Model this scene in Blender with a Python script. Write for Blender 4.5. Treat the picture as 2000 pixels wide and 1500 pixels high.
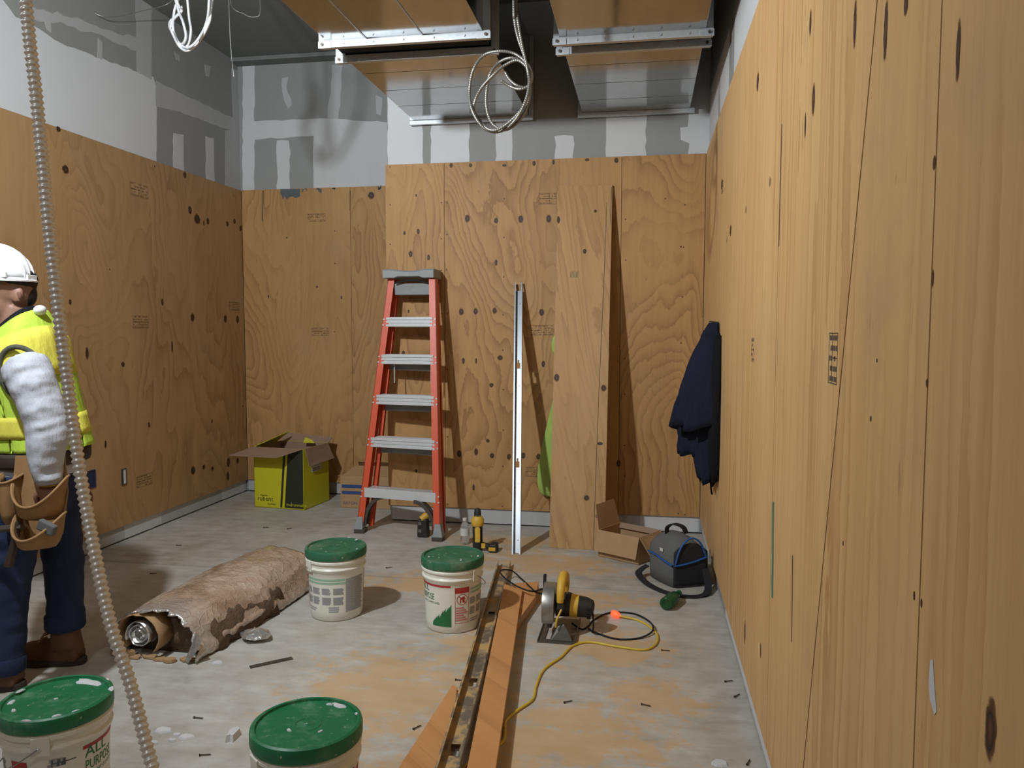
import bpy, bmesh, math, random
from mathutils import Vector, Matrix, Euler
import numpy as np
for o in list(bpy.data.objects): bpy.data.objects.remove(o)
SC = bpy.context.scene
COL = SC.collection
PI = math.pi
R_ = random.Random(7)

# ------------------------------------------------------------------ camera
F_PX, YAW, PITCH, ROLL, CAM_H = 1522.57, 0.1691, 0.0687, 0.0011, 1.3833
def cam_axes():
    cy, sy = math.cos(YAW), math.sin(YAW)
    fwd = Vector((-sy, cy, 0)); right = Vector((cy, sy, 0)); up = Vector((0, 0, 1))
    f2 = fwd*math.cos(PITCH) - up*math.sin(PITCH)
    u2 = up*math.cos(PITCH) + fwd*math.sin(PITCH)
    r3 = right*math.cos(ROLL) + u2*math.sin(ROLL)
    u3 = u2*math.cos(ROLL) - right*math.sin(ROLL)
    return r3, u3, f2
AX_R, AX_U, AX_F = cam_axes()
CAM = Vector((0, 0, CAM_H))
cd = bpy.data.cameras.new('camera'); cam = bpy.data.objects.new('camera', cd); COL.objects.link(cam)
cd.sensor_fit = 'HORIZONTAL'; cd.sensor_width = 36; cd.lens = F_PX/2000*36
cd.clip_start = .05
M = Matrix((AX_R, AX_U, -AX_F)).transposed().to_4x4(); M.translation = CAM
cam.matrix_world = M
SC.camera = cam

# ------------------------------------------------------------------ light and exposure
SC.view_settings.view_transform = 'Standard'; SC.view_settings.look = 'None'
SC.view_settings.gamma = 1; SC.view_settings.use_curve_mapping = False
SC.view_settings.exposure = 0.20
w = bpy.data.worlds.new('world'); SC.world = w; w.use_nodes = True
w.node_tree.nodes['Background'].inputs[0].default_value = (0.80, 0.88, 1.0, 1)
w.node_tree.nodes['Background'].inputs[1].default_value = 0.10
def lamp(name, loc, power, radius, col):
    l = bpy.data.lights.new(name, 'POINT'); l.energy = power; l.shadow_soft_size = radius; l.color = col
    o = bpy.data.objects.new(name, l); COL.objects.link(o); o.location = loc
    return o
la = bpy.data.lights.new('work_light', 'AREA'); la.shape = 'DISK'; la.size = .13; la.energy = 82; la.color = (0.92, 0.97, 1.0)      # flood light aimed at the back of the room
lo = bpy.data.objects.new('work_light', la); COL.objects.link(lo); lo.location = (-2.05, 1.72, 2.82)
lo.rotation_euler = Vector((.38, .86, -.22)).to_track_quat('-Z', 'Y').to_euler()
lamp('fill_light', (-1.75, -.45, 3.25), 52, .25, (0.98, 0.98, 1.0))  # unseen fill lamp added behind the camera to brighten the near right wall

# ------------------------------------------------------------------ where photo features lie on known planes of the room
def ray(px, py): return AX_F + AX_R*((px-1000)/F_PX) + AX_U*((750-py)/F_PX)
def atX(px, py, X): d = ray(px, py); return CAM + d*(X/d.x)
def atY(px, py, Y): d = ray(px, py); return CAM + d*(Y/d.y)
def atZ(px, py, Z=0): d = ray(px, py); return CAM + d*((Z-CAM_H)/d.z)
def atD(px, py, D): return CAM + ray(px, py)*D

XR, XL, YC, YB, XC = 0.380, -3.346, 5.354, 6.138, -1.823     # ply faces
ZB, ZT, ZCEIL = 0.105, 2.545, 3.595
PT = 0.018                                                    # plywood thickness

# ------------------------------------------------------------------ mesh helpers
class MB:
    def __init__(s): s.v = []; s.f = []
    def add(s, vs, fs):
        n = len(s.v); s.v += [tuple(v) for v in vs]; s.f += [tuple(i+n for i in f) for f in fs]; return s
    def box(s, a, b, mat=None):
        x0,y0,z0 = a; x1,y1,z1 = b
        vs = [Vector(c) for c in ((x0,y0,z0),(x1,y0,z0),(x1,y1,z0),(x0,y1,z0),(x0,y0,z1),(x1,y0,z1),(x1,y1,z1),(x0,y1,z1))]
        if mat is not None: vs = [mat @ v for v in vs]
        return s.add(vs, [(0,3,2,1),(4,5,6,7),(0,1,5,4),(1,2,6,5),(2,3,7,6),(3,0,4,7)])
    def hexa(s, b4, t4):
        return s.add(list(b4)+list(t4), [(0,3,2,1),(4,5,6,7),(0,1,5,4),(1,2,6,5),(2,3,7,6),(3,0,4,7)])
    def rings(s, rings, cap=True, close=True):
        n = len(rings[0]); base = len(s.v)
        for r in rings: s.v += [tuple(p) for p in r]
        m = n if close else n-1
        for i in range(len(rings)-1):
            for j in range(m):
                a = base+i*n+j; b = base+i*n+(j+1) % n
                s.f.append((a, b, b+n, a+n))
        if cap:
            s.f.append(tuple(base+j for j in reversed(range(n))))
            s.f.append(tuple(base+(len(rings)-1)*n+j for j in range(n)))
        return s
    def tube(s, path, r, seg=8, cap=True):
        path = [Vector(p) for p in path]; n = len(path)
        rr = r if hasattr(r, '__len__') else [r]*n
        t0 = (path[1]-path[0]).normalized()
        nrm = t0.orthogonal().normalized(); rings = []
        for i in range(n):
            t = (path[min(i+1, n-1)]-path[max(i-1, 0)])
            if t.length < 1e-9: t = t0.copy()
            t.normalize()
            nrm = (nrm - t*nrm.dot(t))
            if nrm.length < 1e-6: nrm = t.orthogonal()
            nrm.normalize(); bn = t.cross(nrm)
            rings.append([path[i]+(nrm*math.cos(2*PI*k/seg)+bn*math.sin(2*PI*k/seg))*rr[i] for k in range(seg)])
        return s.rings(rings, cap)
    def lathe(s, prof, c=(0,0,0), seg=40, mat=None):
        rings = []
        for r, z in prof:
            ring = [Vector((c[0]+r*math.cos(2*PI*k/seg), c[1]+r*math.sin(2*PI*k/seg), c[2]+z)) for k in range(seg)]
            if mat is not None: ring = [mat @ p for p in ring]
            rings.append(ring)
        return s.rings(rings)
    def prism(s, poly, off):
        a = [Vector(p) for p in poly]; b = [p+Vector(off) for p in a]; n = len(a)
        s.add(a+b, [tuple(reversed(range(n))), tuple(range(n, 2*n))]+[(i, (i+1) % n, n+(i+1) % n, n+i) for i in range(n)])
        return s
    def build(s, name, mat=None, parent=None, smooth=False, bevel=0, subsurf=0, seg=2, local=False):
        off = Vector((0, 0, 0)); q = parent
        while q is not None and not local: off += q.location; q = q.parent
        if off.length > 0: s.v = [tuple(Vector(v)-off) for v in s.v]
        me = bpy.data.meshes.new(name); me.from_pydata(s.v, [], s.f); me.validate(); me.update()
        bm = bmesh.new(); bm.from_mesh(me); bmesh.ops.recalc_face_normals(bm, faces=bm.faces); bm.to_mesh(me); bm.free()
        return link(name, me, mat, parent, smooth, bevel, subsurf, seg)
def link(name, me, mat=None, parent=None, smooth=False, bevel=0, subsurf=0, seg=2):
    o = bpy.data.objects.new(name, me); COL.objects.link(o)
    if mat: me.materials.append(mat)
    if parent: o.parent = parent
    if smooth:
        for p in me.polygons: p.use_smooth = True
        if smooth != 'full':
            try: me.set_sharp_from_angle(angle=math.radians(42))
            except Exception: pass
    if bevel:
        b = o.modifiers.new('bevel', 'BEVEL'); b.width = bevel; b.segments = seg; b.limit_method = 'ANGLE'; b.angle_limit = math.radians(40)
    if subsurf:
        m = o.modifiers.new('subsurf', 'SUBSURF'); m.levels = subsurf; m.render_levels = subsurf
    return o
def empty(name, loc=(0,0,0), rz=0):
    o = bpy.data.objects.new(name, None); COL.objects.link(o); o.location = loc; o.rotation_euler = (0,0,rz); o.empty_display_size = .1
    return o
def tag(o, label=None, cat=None, group=None, kind=None):
    if label: o['label'] = label
    if cat: o['category'] = cat
    if group: o['group'] = group
    if kind: o['kind'] = kind
    return o
def spline(pts, n=12):
    """Catmull-Rom through points"""
    P = [Vector(p) for p in pts]; out = []
    for i in range(len(P)-1):
        p0 = P[max(i-1,0)]; p1 = P[i]; p2 = P[i+1]; p3 = P[min(i+2, len(P)-1)]
        for k in range(n):
            t = k/n
            out.append(.5*((2*p1)+(p2-p0)*t+(2*p0-5*p1+4*p2-p3)*t*t+(3*p1-p0-3*p2+p3)*t**3))
    out.append(P[-1]); return out
def resample(path, step):
    out = [path[0].copy()]; acc = 0
    for a, b in zip(path, path[1:]):
        L = (b-a).length
        while acc+L >= step:
            t = (step-acc)/L; a = a+(b-a)*t; out.append(a.copy()); L = (b-a).length; acc = 0
        acc += L
    return out
def text_mesh(txt, size, extrude=0.0004):
    c = bpy.data.curves.new('t', 'FONT'); c.body = txt; c.size = size; c.extrude = extrude; c.align_x = 'LEFT'; c.resolution_u = 2
    o = bpy.data.objects.new('t', c); COL.objects.link(o)
    dg = bpy.context.evaluated_depsgraph_get(); me = bpy.data.meshes.new_from_object(o.evaluated_get(dg))
    bpy.data.objects.remove(o); bpy.data.curves.remove(c)
    me.name = 'lettering'
    return me

# ------------------------------------------------------------------ material helpers
def s2l(c): 
    return tuple(((x/255)/12.92 if x/255 <= .04045 else ((x/255+.055)/1.055)**2.4) for x in c)+(1,)
class NT:
    def __init__(s, name):
        s.m = bpy.data.materials.new(name); s.m.use_nodes = True; s.t = s.m.node_tree; s.bsdf = s.t.nodes['Principled BSDF']
    def n(s, typ, **kw):
        nd = s.t.nodes.new(typ)
        for k, v in kw.items(): setattr(nd, k, v)
        return nd
    def set(s, sock, v):
        if hasattr(v, 'is_output') or isinstance(v, bpy.types.NodeSocket): s.t.links.new(v, sock)
        else: sock.default_value = v
    def math(s, op, a, b=None, c=None, clamp=False):
        nd = s.n('ShaderNodeMath', operation=op); nd.use_clamp = clamp
        s.set(nd.inputs[0], a)
        if b is not None: s.set(nd.inputs[1], b)
        if c is not None: s.set(nd.inputs[2], c)
        return nd.outputs[0]
    def mix(s, f, a, b, mode='MIX'):
        nd = s.n('ShaderNodeMix', data_type='RGBA', blend_type=mode)
        s.set(nd.inputs[0], f); s.set(nd.inputs[6], a); s.set(nd.inputs[7], b); return nd.outputs[2]
    def noise(s, vec, scale, detail=3, rough=.5, dist=0):
        nd = s.n('ShaderNodeTexNoise'); s.set(nd.inputs['Vector'], vec)
        nd.inputs['Scale'].default_value = scale; nd.inputs['Detail'].default_value = detail
        nd.inputs['Roughness'].default_value = rough; nd.inputs['Distortion'].default_value = dist
        return nd.outputs['Fac']
    def pos(s): return s.n('ShaderNodeNewGeometry').outputs['Position']
    def obj(s): return s.n('ShaderNodeTexCoord').outputs['Object']
    def xyz(s, v):
        nd = s.n('ShaderNodeSeparateXYZ'); s.set(nd.inputs[0], v); return nd.outputs
    def comb(s, x, y, z):
        nd = s.n('ShaderNodeCombineXYZ'); s.set(nd.inputs[0], x); s.set(nd.inputs[1], y); s.set(nd.inputs[2], z); return nd.outputs[0]
    def scale(s, v, sc):
        nd = s.n('ShaderNodeVectorMath', operation='MULTIPLY'); s.set(nd.inputs[0], v); nd.inputs[1].default_value = sc; return nd.outputs[0]
    def ramp(s, f, stops):
        nd = s.n('ShaderNodeValToRGB'); s.set(nd.inputs[0], f); e = nd.color_ramp.elements
        while len(e) < len(stops): e.new(.5)
        for el, (p, c) in zip(e, stops): el.position = p; el.color = c if len(c) == 4 else tuple(c)+(1,)
        return nd.outputs[0]
    def sstep(s, v, lo, hi):
        nd = s.n('ShaderNodeMapRange', interpolation_type='SMOOTHSTEP'); s.set(nd.inputs[0], v)
        nd.inputs[1].default_value = lo; nd.inputs[2].default_value = hi; return nd.outputs[0]
    def bump(s, h, strength=.2, dist=.01):
        nd = s.n('ShaderNodeBump'); s.set(nd.inputs['Height'], h); nd.inputs['Strength'].default_value = strength; nd.inputs['Distance'].default_value = dist
        s.t.links.new(nd.outputs[0], s.bsdf.inputs['Normal'])
    def out(s, col=None, rough=None, metal=None, spec=None):
        if col is not None: s.set(s.bsdf.inputs['Base Color'], col)
        if rough is not None: s.set(s.bsdf.inputs['Roughness'], rough)
        if metal is not None: s.set(s.bsdf.inputs['Metallic'], metal)
        if spec is not None: s.bsdf.inputs['Specular IOR Level'].default_value = spec
        return s.m
def simple(name, rgb, rough=.6, metal=0, var=.12, scale=30, bump=0, spec=.5):
    """a plain surface with slight mottling"""
    t = NT(name); c = s2l(rgb)
    f = t.noise(t.obj(), scale, 3)
    d = tuple(x*(1-var) for x in c[:3])+(1,); l = tuple(min(1, x*(1+var)) for x in c[:3])+(1,)
    if bump: t.bump(f, bump, .004)
    return t.out(t.mix(f, d, l), rough, metal, spec)
# ------------------------------------------------------------------ surface materials
def ply_material(name, light, dark, fu=1.7, fv=.30, k=46, contrast=1.0, mott=.5):
    """rotary-cut softwood plywood: contour bands of a stretched noise, fine fibre, patches"""
    t = NT(name); p = t.xyz(t.pos())
    rnd = t.n('ShaderNodeObjectInfo').outputs['Random']
    u = t.math('ADD', p[0], p[1]); r10 = t.math('MULTIPLY', rnd, 37.0)
    base = t.comb(t.math('MULTIPLY', u, fu), t.math('MULTIPLY', p[2], fv), r10)
    n = t.noise(base, 1.0, 2.6, .5, .35)
    wob = t.noise(t.comb(t.math('MULTIPLY', u, 11), t.math('MULTIPLY', p[2], 4.2), r10), 1.0, 4, .6)
    n2 = t.math('ADD', n, t.math('MULTIPLY', wob, .05))
    fr = t.math('FRACT', t.math('MULTIPLY', n2, k*.75))
    # growth ring: soft rise, sharp latewood line
    band = t.math('MULTIPLY', t.math('POWER', fr, 2.6), t.sstep(fr, 1.0, .93))
    fib = t.noise(t.comb(t.math('MULTIPLY', u, 170), t.math('MULTIPLY', p[2], 3.0), r10), 1.0, 3, .6)
    streak = t.noise(t.comb(t.math('MULTIPLY', u, 26), t.math('MULTIPLY', p[2], .7), r10), 1.0, 3, .55)
    patch = t.noise(t.comb(t.math('MULTIPLY', u, 2.4), t.math('MULTIPLY', p[2], 1.1), t.math('ADD', r10, 5.)), 1.0, 4, .55)
    amp = t.noise(t.comb(t.math('MULTIPLY', u, 1.5), t.math('MULTIPLY', p[2], .8), t.math('ADD', r10, 9.)), 1.0, 2)
    f = t.math('MULTIPLY', band, t.math('MULTIPLY_ADD', t.sstep(amp, .34, .60), .8, .2))
    f = t.math('MULTIPLY', f, .95*contrast)
    f = t.math('ADD', f, t.math('MULTIPLY', t.math('SUBTRACT', fib, .5), .40*contrast))
    f = t.math('ADD', f, t.math('MULTIPLY', t.math('SUBTRACT', streak, .5), .55*contrast))
    f = t.math('ADD', f, t.math('MULTIPLY', t.math('SUBTRACT', patch, .45), 1.2*mott))
    f = t.math('ADD', f, .16, clamp=True)
    col = t.mix(f, s2l(light), s2l(dark))
    grey = t.sstep(t.noise(t.comb(u, p[2], t.math('ADD', r10, 3.)), 2.6, 5, .62), .54, .75)
    col = t.mix(t.math('MULTIPLY', grey, .30), col, s2l((166, 140, 112)))
    pits = t.noise(t.comb(t.math('MULTIPLY', u, 60), t.math('MULTIPLY', p[2], 9.0), r10), 1.0, 2, .5)
    col = t.mix(t.math('MULTIPLY', t.sstep(pits, .71, .78), .35), col, s2l((96, 62, 34)))
    t.bump(t.math('ADD', fib, t.math('MULTIPLY', band, .3)), .10, .002)
    return t.out(col, t.math('MULTIPLY_ADD', fib, .2, .48), 0, .35)
M_PLY = ply_material('plywood_warm', (188, 147, 95), (120, 80, 42), 1.5, .42, 40, .55, .5)
M_PLYL = ply_material('plywood_brown', (182, 147, 103), (122, 89, 55), 1.4, .46, 34, .50, .5)
M_PLYR = ply_material('plywood_honey', (214, 176, 122), (166, 119, 70), 3.2, .05, 22, .60, .32)
M_BOARD = ply_material('plywood_strip', (192, 153, 104), (126, 88, 50), 2.6, .24, 34, .5, .4)
M_BOARD2 = ply_material('sawn_board', (206, 151, 97), (160, 104, 58), 1.3, .4, 14, .4, .5)

def gypsum(name, rgb, var=.06):
    t = NT(name); c = s2l(rgb); p = t.pos()
    f = t.noise(p, 3.5, 4, .6); g = t.noise(t.scale(p, (9, 9, 1.2)), 2.0, 3)
    d = tuple(x*(1-var*2) for x in c[:3])+(1,); l = tuple(min(1, x*(1+var)) for x in c[:3])+(1,)
    col = t.mix(t.math('MULTIPLY_ADD', g, .4, t.math('MULTIPLY', f, .6)), d, l)
    t.bump(g, .05, .002)
    return t.out(col, .85, 0, .25)
M_PAPER = gypsum('drywall_paper_grey', (150, 152, 151))
M_MUD = gypsum('joint_compound_white', (203, 205, 207))
M_MUD2 = gypsum('joint_compound_thin', (181, 183, 184))
M_PRIMED = gypsum('skimmed_drywall_white', (212, 215, 219), .03)
M_CEIL = gypsum('ceiling_board_grey', (122, 127, 125))

def concrete():
    t = NT('concrete_floor'); P = t.pos(); p = t.xyz(P)
    a = t.noise(P, 1.3, 5, .6); b = t.noise(P, 9, 5, .62); c = t.noise(P, 90, 2, .6)
    st = t.noise(t.scale(P, (2.2, 7, 1)), 2.4, 4, .6)
    v = t.math('ADD', t.math('MULTIPLY', a, .45), t.math('ADD', t.math('MULTIPLY', b, .33), t.math('MULTIPLY', st, .32)))
    col = t.ramp(v, [(.34, s2l((140, 134, 124))), (.50, s2l((172, 168, 160))), (.68, s2l((196, 194, 188)))])
    # pale cement smears
    sm = t.sstep(t.noise(t.scale(P, (2.0, 5, 1)), 1.7, 5, .65), .60, .72)
    col = t.mix(t.math('MULTIPLY', sm, .45), col, s2l((210, 208, 202)))
    # sawdust lying where the sawing was done
    def blob(cx, cy, rx, ry, rot=0.0):
        dx = t.math('SUBTRACT', p[0], cx); dy = t.math('SUBTRACT', p[1], cy)
        cr, sr = math.cos(rot), math.sin(rot)
        ux = t.math('ADD', t.math('MULTIPLY', dx, cr/rx), t.math('MULTIPLY', dy, sr/rx))
        uy = t.math('ADD', t.math('MULTIPLY', dx, -sr/ry), t.math('MULTIPLY', dy, cr/ry))
        d = t.math('SQRT', t.math('ADD', t.math('MULTIPLY', ux, ux), t.math('MULTIPLY', uy, uy)))
        return t.math('SUBTRACT', 1.0, d)
    m = blob(-.95, 2.75, .55, .60, .3)
    for bl in [(-.72, 3.25, .28, .5), (-.55, 4.55, .75, .32), (-.15, 3.35, .42, .30), (-.25, 2.55, .50, .42), (-1.2, 4.05, .5, .25), (0.05, 2.9, .25, .3),
               (-.9, 4.95, .6, .22), (-.3, 3.95, .5, .18), (-.62, 2.1, .42, .4)]:
        m = t.math('MAXIMUM', m, blob(*bl))
    n1 = t.noise(t.scale(P, (1, 1.5, 1)), 6.5, 8, .72, .4)
    n2 = t.noise(P, 40, 5, .7)
    mm = t.math('ADD', t.math('MULTIPLY', m, .55), t.math('ADD', t.math('MULTIPLY', n1, 1.6), t.math('MULTIPLY', n2, .5)))
    mm = t.sstep(mm, 1.12, 1.46)
    col = t.mix(t.math('MULTIPLY', mm, .62), col, s2l((204, 162, 100)))
    # faint dust everywhere
    fd = t.sstep(t.noise(P, 2.2, 4, .6), .5, .72)
    col = t.mix(t.math('MULTIPLY', fd, .14), col, s2l((186, 160, 118)))
    sp = t.sstep(c, .70, .76); col = t.mix(t.math('MULTIPLY', sp, .3), col, s2l((96, 88, 76)))
    t.bump(t.math('ADD', b, t.math('MULTIPLY', c, .25)), .12, .004)
    return t.out(col, t.math('MULTIPLY_ADD', b, .3, .45), 0, .4)
M_CONC = concrete()
M_JOINT = simple('dark_joint', (60, 55, 50), .9)

def galvanised(name='galvanised_steel', rgb=(176, 182, 186), rough=.2, spangle=35):
    t = NT(name); P = t.pos()
    v = t.n('ShaderNodeTexVoronoi'); t.set(v.inputs['Vector'], P); v.inputs['Scale'].default_value = spangle
    n = t.noise(P, 6, 3)
    c = s2l(rgb); d = tuple(x*.82 for x in c[:3])+(1,)
    col = t.mix(t.math('MULTIPLY_ADD', v.outputs['Color'], .35, t.math('MULTIPLY', n, .5)), c, d)
    r = t.math('MULTIPLY_ADD', n, .14, rough-.06)
    return t.out(col, r, 1.0)
M_GALV = galvanised()
M_FLANGE = simple('flange_steel', (198, 204, 210), .42, .55, .15, 50)
M_DUCT = galvanised('duct_sheet_metal', (186, 188, 188), .13, 18)
M_STUD = galvanised('stud_steel', (176, 181, 186), .40, 60)
M_ALU = simple('ladder_aluminium', (214, 218, 222), .4, .3, .10, 60)
M_BLACK = simple('black_fabric_rubber', (22, 22, 24), .8)
M_DARKMETAL = simple('dusty_dark_metal', (92, 86, 78), .5, .6, .3, 40)

def knot_material():
    t = NT('knot'); g = t.n('ShaderNodeTexCoord').outputs['Generated']; e = t.xyz(g)
    def rad(ax, bx):
        a = t.math('MULTIPLY_ADD', e[ax], 2.0, -1.0); b = t.math('MULTIPLY_ADD', e[bx], 2.0, -1.0)
        return a, b
    x = t.math('MULTIPLY_ADD', e[0], 2.0, -1.0); z = t.math('MULTIPLY_ADD', e[2], 2.0, -1.0)
    d = t.math('SQRT', t.math('ADD', t.math('MULTIPLY', x, x), t.math('MULTIPLY', z, z)))
    n = t.noise(t.pos(), 60, 2)
    d = t.math('ADD', d, t.math('MULTIPLY', t.math('SUBTRACT', n, .5), .5))
    col = t.ramp(d, [(.0, s2l((104, 66, 38))), (.34, s2l((66, 40, 22))), (.55, s2l((26, 17, 11))), (.76, s2l((118, 78, 42)))])
    a = t.sstep(d, .98, .55)
    t.set(t.bsdf.inputs['Alpha'], a)
    return t.out(col, .6)
M_KNOT = knot_material()
M_INK = simple('grey_ink', (124, 98, 68), .8)
M_INKD = simple('stamp_ink', (86, 74, 62), .8)
M_PAINT = simple('slate_grey_paint', (84, 92, 96), .7)
M_GREENMARK = simple('green_marker', (70, 118, 100), .8)
# ------------------------------------------------------------------ the room shell
def struct(o, label=None): o['kind'] = 'structure'; 
TH = .12
YR = -3.2
fl = MB()
JY = 4.115                                           # control joint sawn across the slab
fl.box((XL-PT-TH, YR-TH, -.15), (XR+PT+TH, JY-.006, 0)); fl.box((XL-PT-TH, JY+.006, -.15), (XR+PT+TH, YB+PT+TH, 0))
fl.box((XL-PT-TH, JY-.006, -.15), (XR+PT+TH, JY+.006, -.03))
floor = fl.build('floor', M_CONC); floor['kind'] = 'structure'
ceiling = MB().box((XL-PT-TH, YR-TH, ZCEIL), (XR+PT+TH, YB+PT+TH, ZCEIL+.12)).build('ceiling', M_CEIL); ceiling['kind'] = 'structure'
wl = MB().box((XL-PT-TH, YR-TH, .010), (XL-PT, YB+PT+TH, ZCEIL)).build('wall_left', M_PAPER); wl['kind'] = 'structure'
wr = MB().box((XR+PT, YR-TH, .006), (XR+PT+TH, YB+PT+TH, ZCEIL)).build('wall_right', M_PAPER); wr['kind'] = 'structure'
wb = MB().box((XL-PT, YB+PT, .010), (XC, YB+PT+TH, ZCEIL)).build('wall_back', M_PAPER); wb['kind'] = 'structure'
wc = MB().box((XC+.012, YC+PT, .010), (XR+PT, YB+PT+TH, ZCEIL)).build('wall_back_chase', M_PAPER); wc['kind'] = 'structure'
wk = MB().box((XL-PT, YR-TH, .004), (XR+PT, YR, ZCEIL)).build('wall_rear', M_MUD2); wk['kind'] = 'structure'
led = MB().box((XL-PT, YB-.11, ZCEIL-.032), (XC+.012, YB+PT, ZCEIL)).build('trim_1', M_CEIL, bevel=.003); led['kind'] = 'structure'
for o, lab in ((floor, 'grey concrete floor dusted with orange sawdust'), (ceiling, 'grey board ceiling above the ducts'), (wl, 'left wall of taped drywall above plywood sheets'),
               (wr, 'right wall lined with honey coloured plywood'), (wb, 'recessed back wall of patched drywall over plywood'), (wc, 'projecting back wall with ducts running into it'),
               (wk, 'plain drywall wall behind the photographer'), (led, 'narrow ledger along the ceiling of the recess')): o['label'] = lab
# dark gap where the drywall stops above the slab
def plane_pt(kind, px, py):
    if kind == 'L': return atX(px, py, XL-PT)
    if kind == 'R': return atX(px, py, XR+PT)
    if kind == 'B': return atY(px, py, YB+PT)
    return atY(px, py, YC+PT)
NRM = {'L': Vector((1,0,0)), 'R': Vector((-1,0,0)), 'B': Vector((0,-1,0)), 'C': Vector((0,-1,0))}
WALL = {'L': wl, 'R': wr, 'B': wb, 'C': wc}
_pc = [0]
def patch(kind, poly, mat=None, jit=.006, name='joint_compound', world=False):
    """a feathered coat of joint compound, a hair proud of the board"""
    mat = mat or M_MUD; _pc[0] += 1
    rr = random.Random(100+_pc[0]); n = NRM[kind]
    pts = [Vector(p) for p in poly] if world else [plane_pt(kind, *p) for p in poly]
    out = []
    for a, b in zip(pts, pts[1:]+pts[:1]):
        m = max(1, int((b-a).length/.05))
        for k in range(m):
            q = a+(b-a)*(k/m)
            j = Vector((rr.uniform(-jit, jit), rr.uniform(-jit, jit), rr.uniform(-jit, jit))); j -= n*j.dot(n)
            out.append(q+j)
    th = .0006+.00012*(_pc[0] % 12)
    return MB().prism(out, n*th).build(name, mat, WALL[kind])
def px_rect(x0, y0, x1, y1): return [(x0,y0),(x1,y0),(x1,y1),(x0,y1)]
# left wall
patch('L', [(-90,-70),(0,-8),(30,32),(75,55),(120,85),(190,112),(250,133),(300,152),(306,170),(306,330),(0,235),(-300,140),(-300,-190)], M_PRIMED)
patch('L', [(265,-15),(296,5),(296,156),(266,140)], M_MUD2)
patch('L', [(60,12),(150,35),(210,60),(290,78),(266,100),(200,72),(120,45),(62,40)], M_MUD2, .012)
patch('L', [(304,158),(380,195),(455,230),(474,240),(474,262),(430,248),(360,222),(304,206)], M_MUD2)
patch('L', [(452,135),(473,140),(476,384),(440,372),(440,255),(455,250)], M_MUD2)
patch('L', [(338,258),(358,262),(359,345),(338,338)], M_MUD)
patch('L', [(401,267),(417,270),(420,365),(402,358)], M_MUD)
patch('L', [(190,75),(200,82),(200,116),(189,110)], M_MUD2)
patch('L', [(85,35),(98,38),(100,66),(92,60)], M_MUD2)
patch('L', [(340,102),(350,108),(352,120),(345,118)], M_MUD2)
patch('L', [(400,128),(412,130),(408,150),(402,148)], M_MUD2)
patch('L', [(XL-PT, -3, .012), (XL-PT, YB, .012), (XL-PT, YB, .12), (XL-PT, -3, .12)], M_MUD2, .001, world=True)
for y0, y1 in ((4.55, 4.95), (5.75, 6.1), (3.2, 3.45), (2.1, 2.4)):
    patch('L', [(XL-PT, y0, .012), (XL-PT, y1, .012), (XL-PT, y1, .12), (XL-PT, y0, .12)], M_MUD, .004, world=True)
# recessed back wall
patch('B', px_rect(474, 128, 497, 385), M_MUD)
patch('B', [(495,236),(640,232),(760,238),(760,268),(610,266),(495,272)], M_MUD)
patch('B', [(612,262),(766,262),(766,385),(613,385)], M_MUD)
patch('B', [(541,276),(566,274),(567,385),(541,385)], M_MUD, .008)
patch('B', [(552,152),(562,150),(558,172),(572,205),(562,212),(550,180)], M_MUD2, .008)
patch('B', [(648,126),(668,128),(662,232),(638,232),(646,180)], M_MUD2, .008)
patch('B', [(735,185),(748,190),(745,225),(736,222)], M_MUD2, .006)
# projecting back wall
patch('C', [(757,20),(800,20),(826,260),(826,335),(757,335)], M_PRIMED, .004)
patch('C', px_rect(842, 200, 917, 335), M_PRIMED)
patch('C', px_rect(968, 225, 1001, 335), M_MUD, .008)
patch('C', px_rect(1085, 266, 1120, 335), M_MUD, .008)
patch('C', px_rect(1183, 20, 1262, 320), M_MUD, .008)
patch('C', [(1345,20),(1398,20),(1398,320),(1345,320),(1346,280),(1328,272),(1330,250),(1345,246)], M_MUD, .006)
patch('C', [(XC+.013, YC+PT, .012), (XR, YC+PT, .012), (XR, YC+PT, .125), (XC+.013, YC+PT, .125)], M_MUD2, .001, world=True)
patch('B', [(XL, YB+PT, .012), (XC, YB+PT, .012), (XC, YB+PT, .12), (XL, YB+PT, .12)], M_MUD2, .001, world=True)
for x0, x1 in ((-1.80, -1.50), (-.02, .37), (-.55, -.42)):
    patch('C', [(x0, YC+PT, .012), (x1, YC+PT, .012), (x1, YC+PT, .12), (x0, YC+PT, .12)], M_MUD, .003, world=True)
# right wall above and below its plywood
XW = XR+PT
patch('R', [(XW, 2.2, 2.50), (XW, 3.9, 2.50), (XW, 3.9, 2.86), (XW, 2.2, 2.86)], M_MUD, world=True)
patch('R', [(XW, 4.15, 2.50), (XW, 5.36, 2.50), (XW, 5.36, 2.95), (XW, 4.15, 2.9)], M_MUD, world=True)
patch('R', [(XW, 1.2, .012), (XW, 3.8, .012), (XW, 3.8, .12), (XW, 1.2, .12)], M_MUD, .002, world=True)
patch('R', [(XW, 4.8, .012), (XW, 5.35, .012), (XW, 5.35, .12), (XW, 4.8, .12)], M_MUD, .002, world=True)

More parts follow.
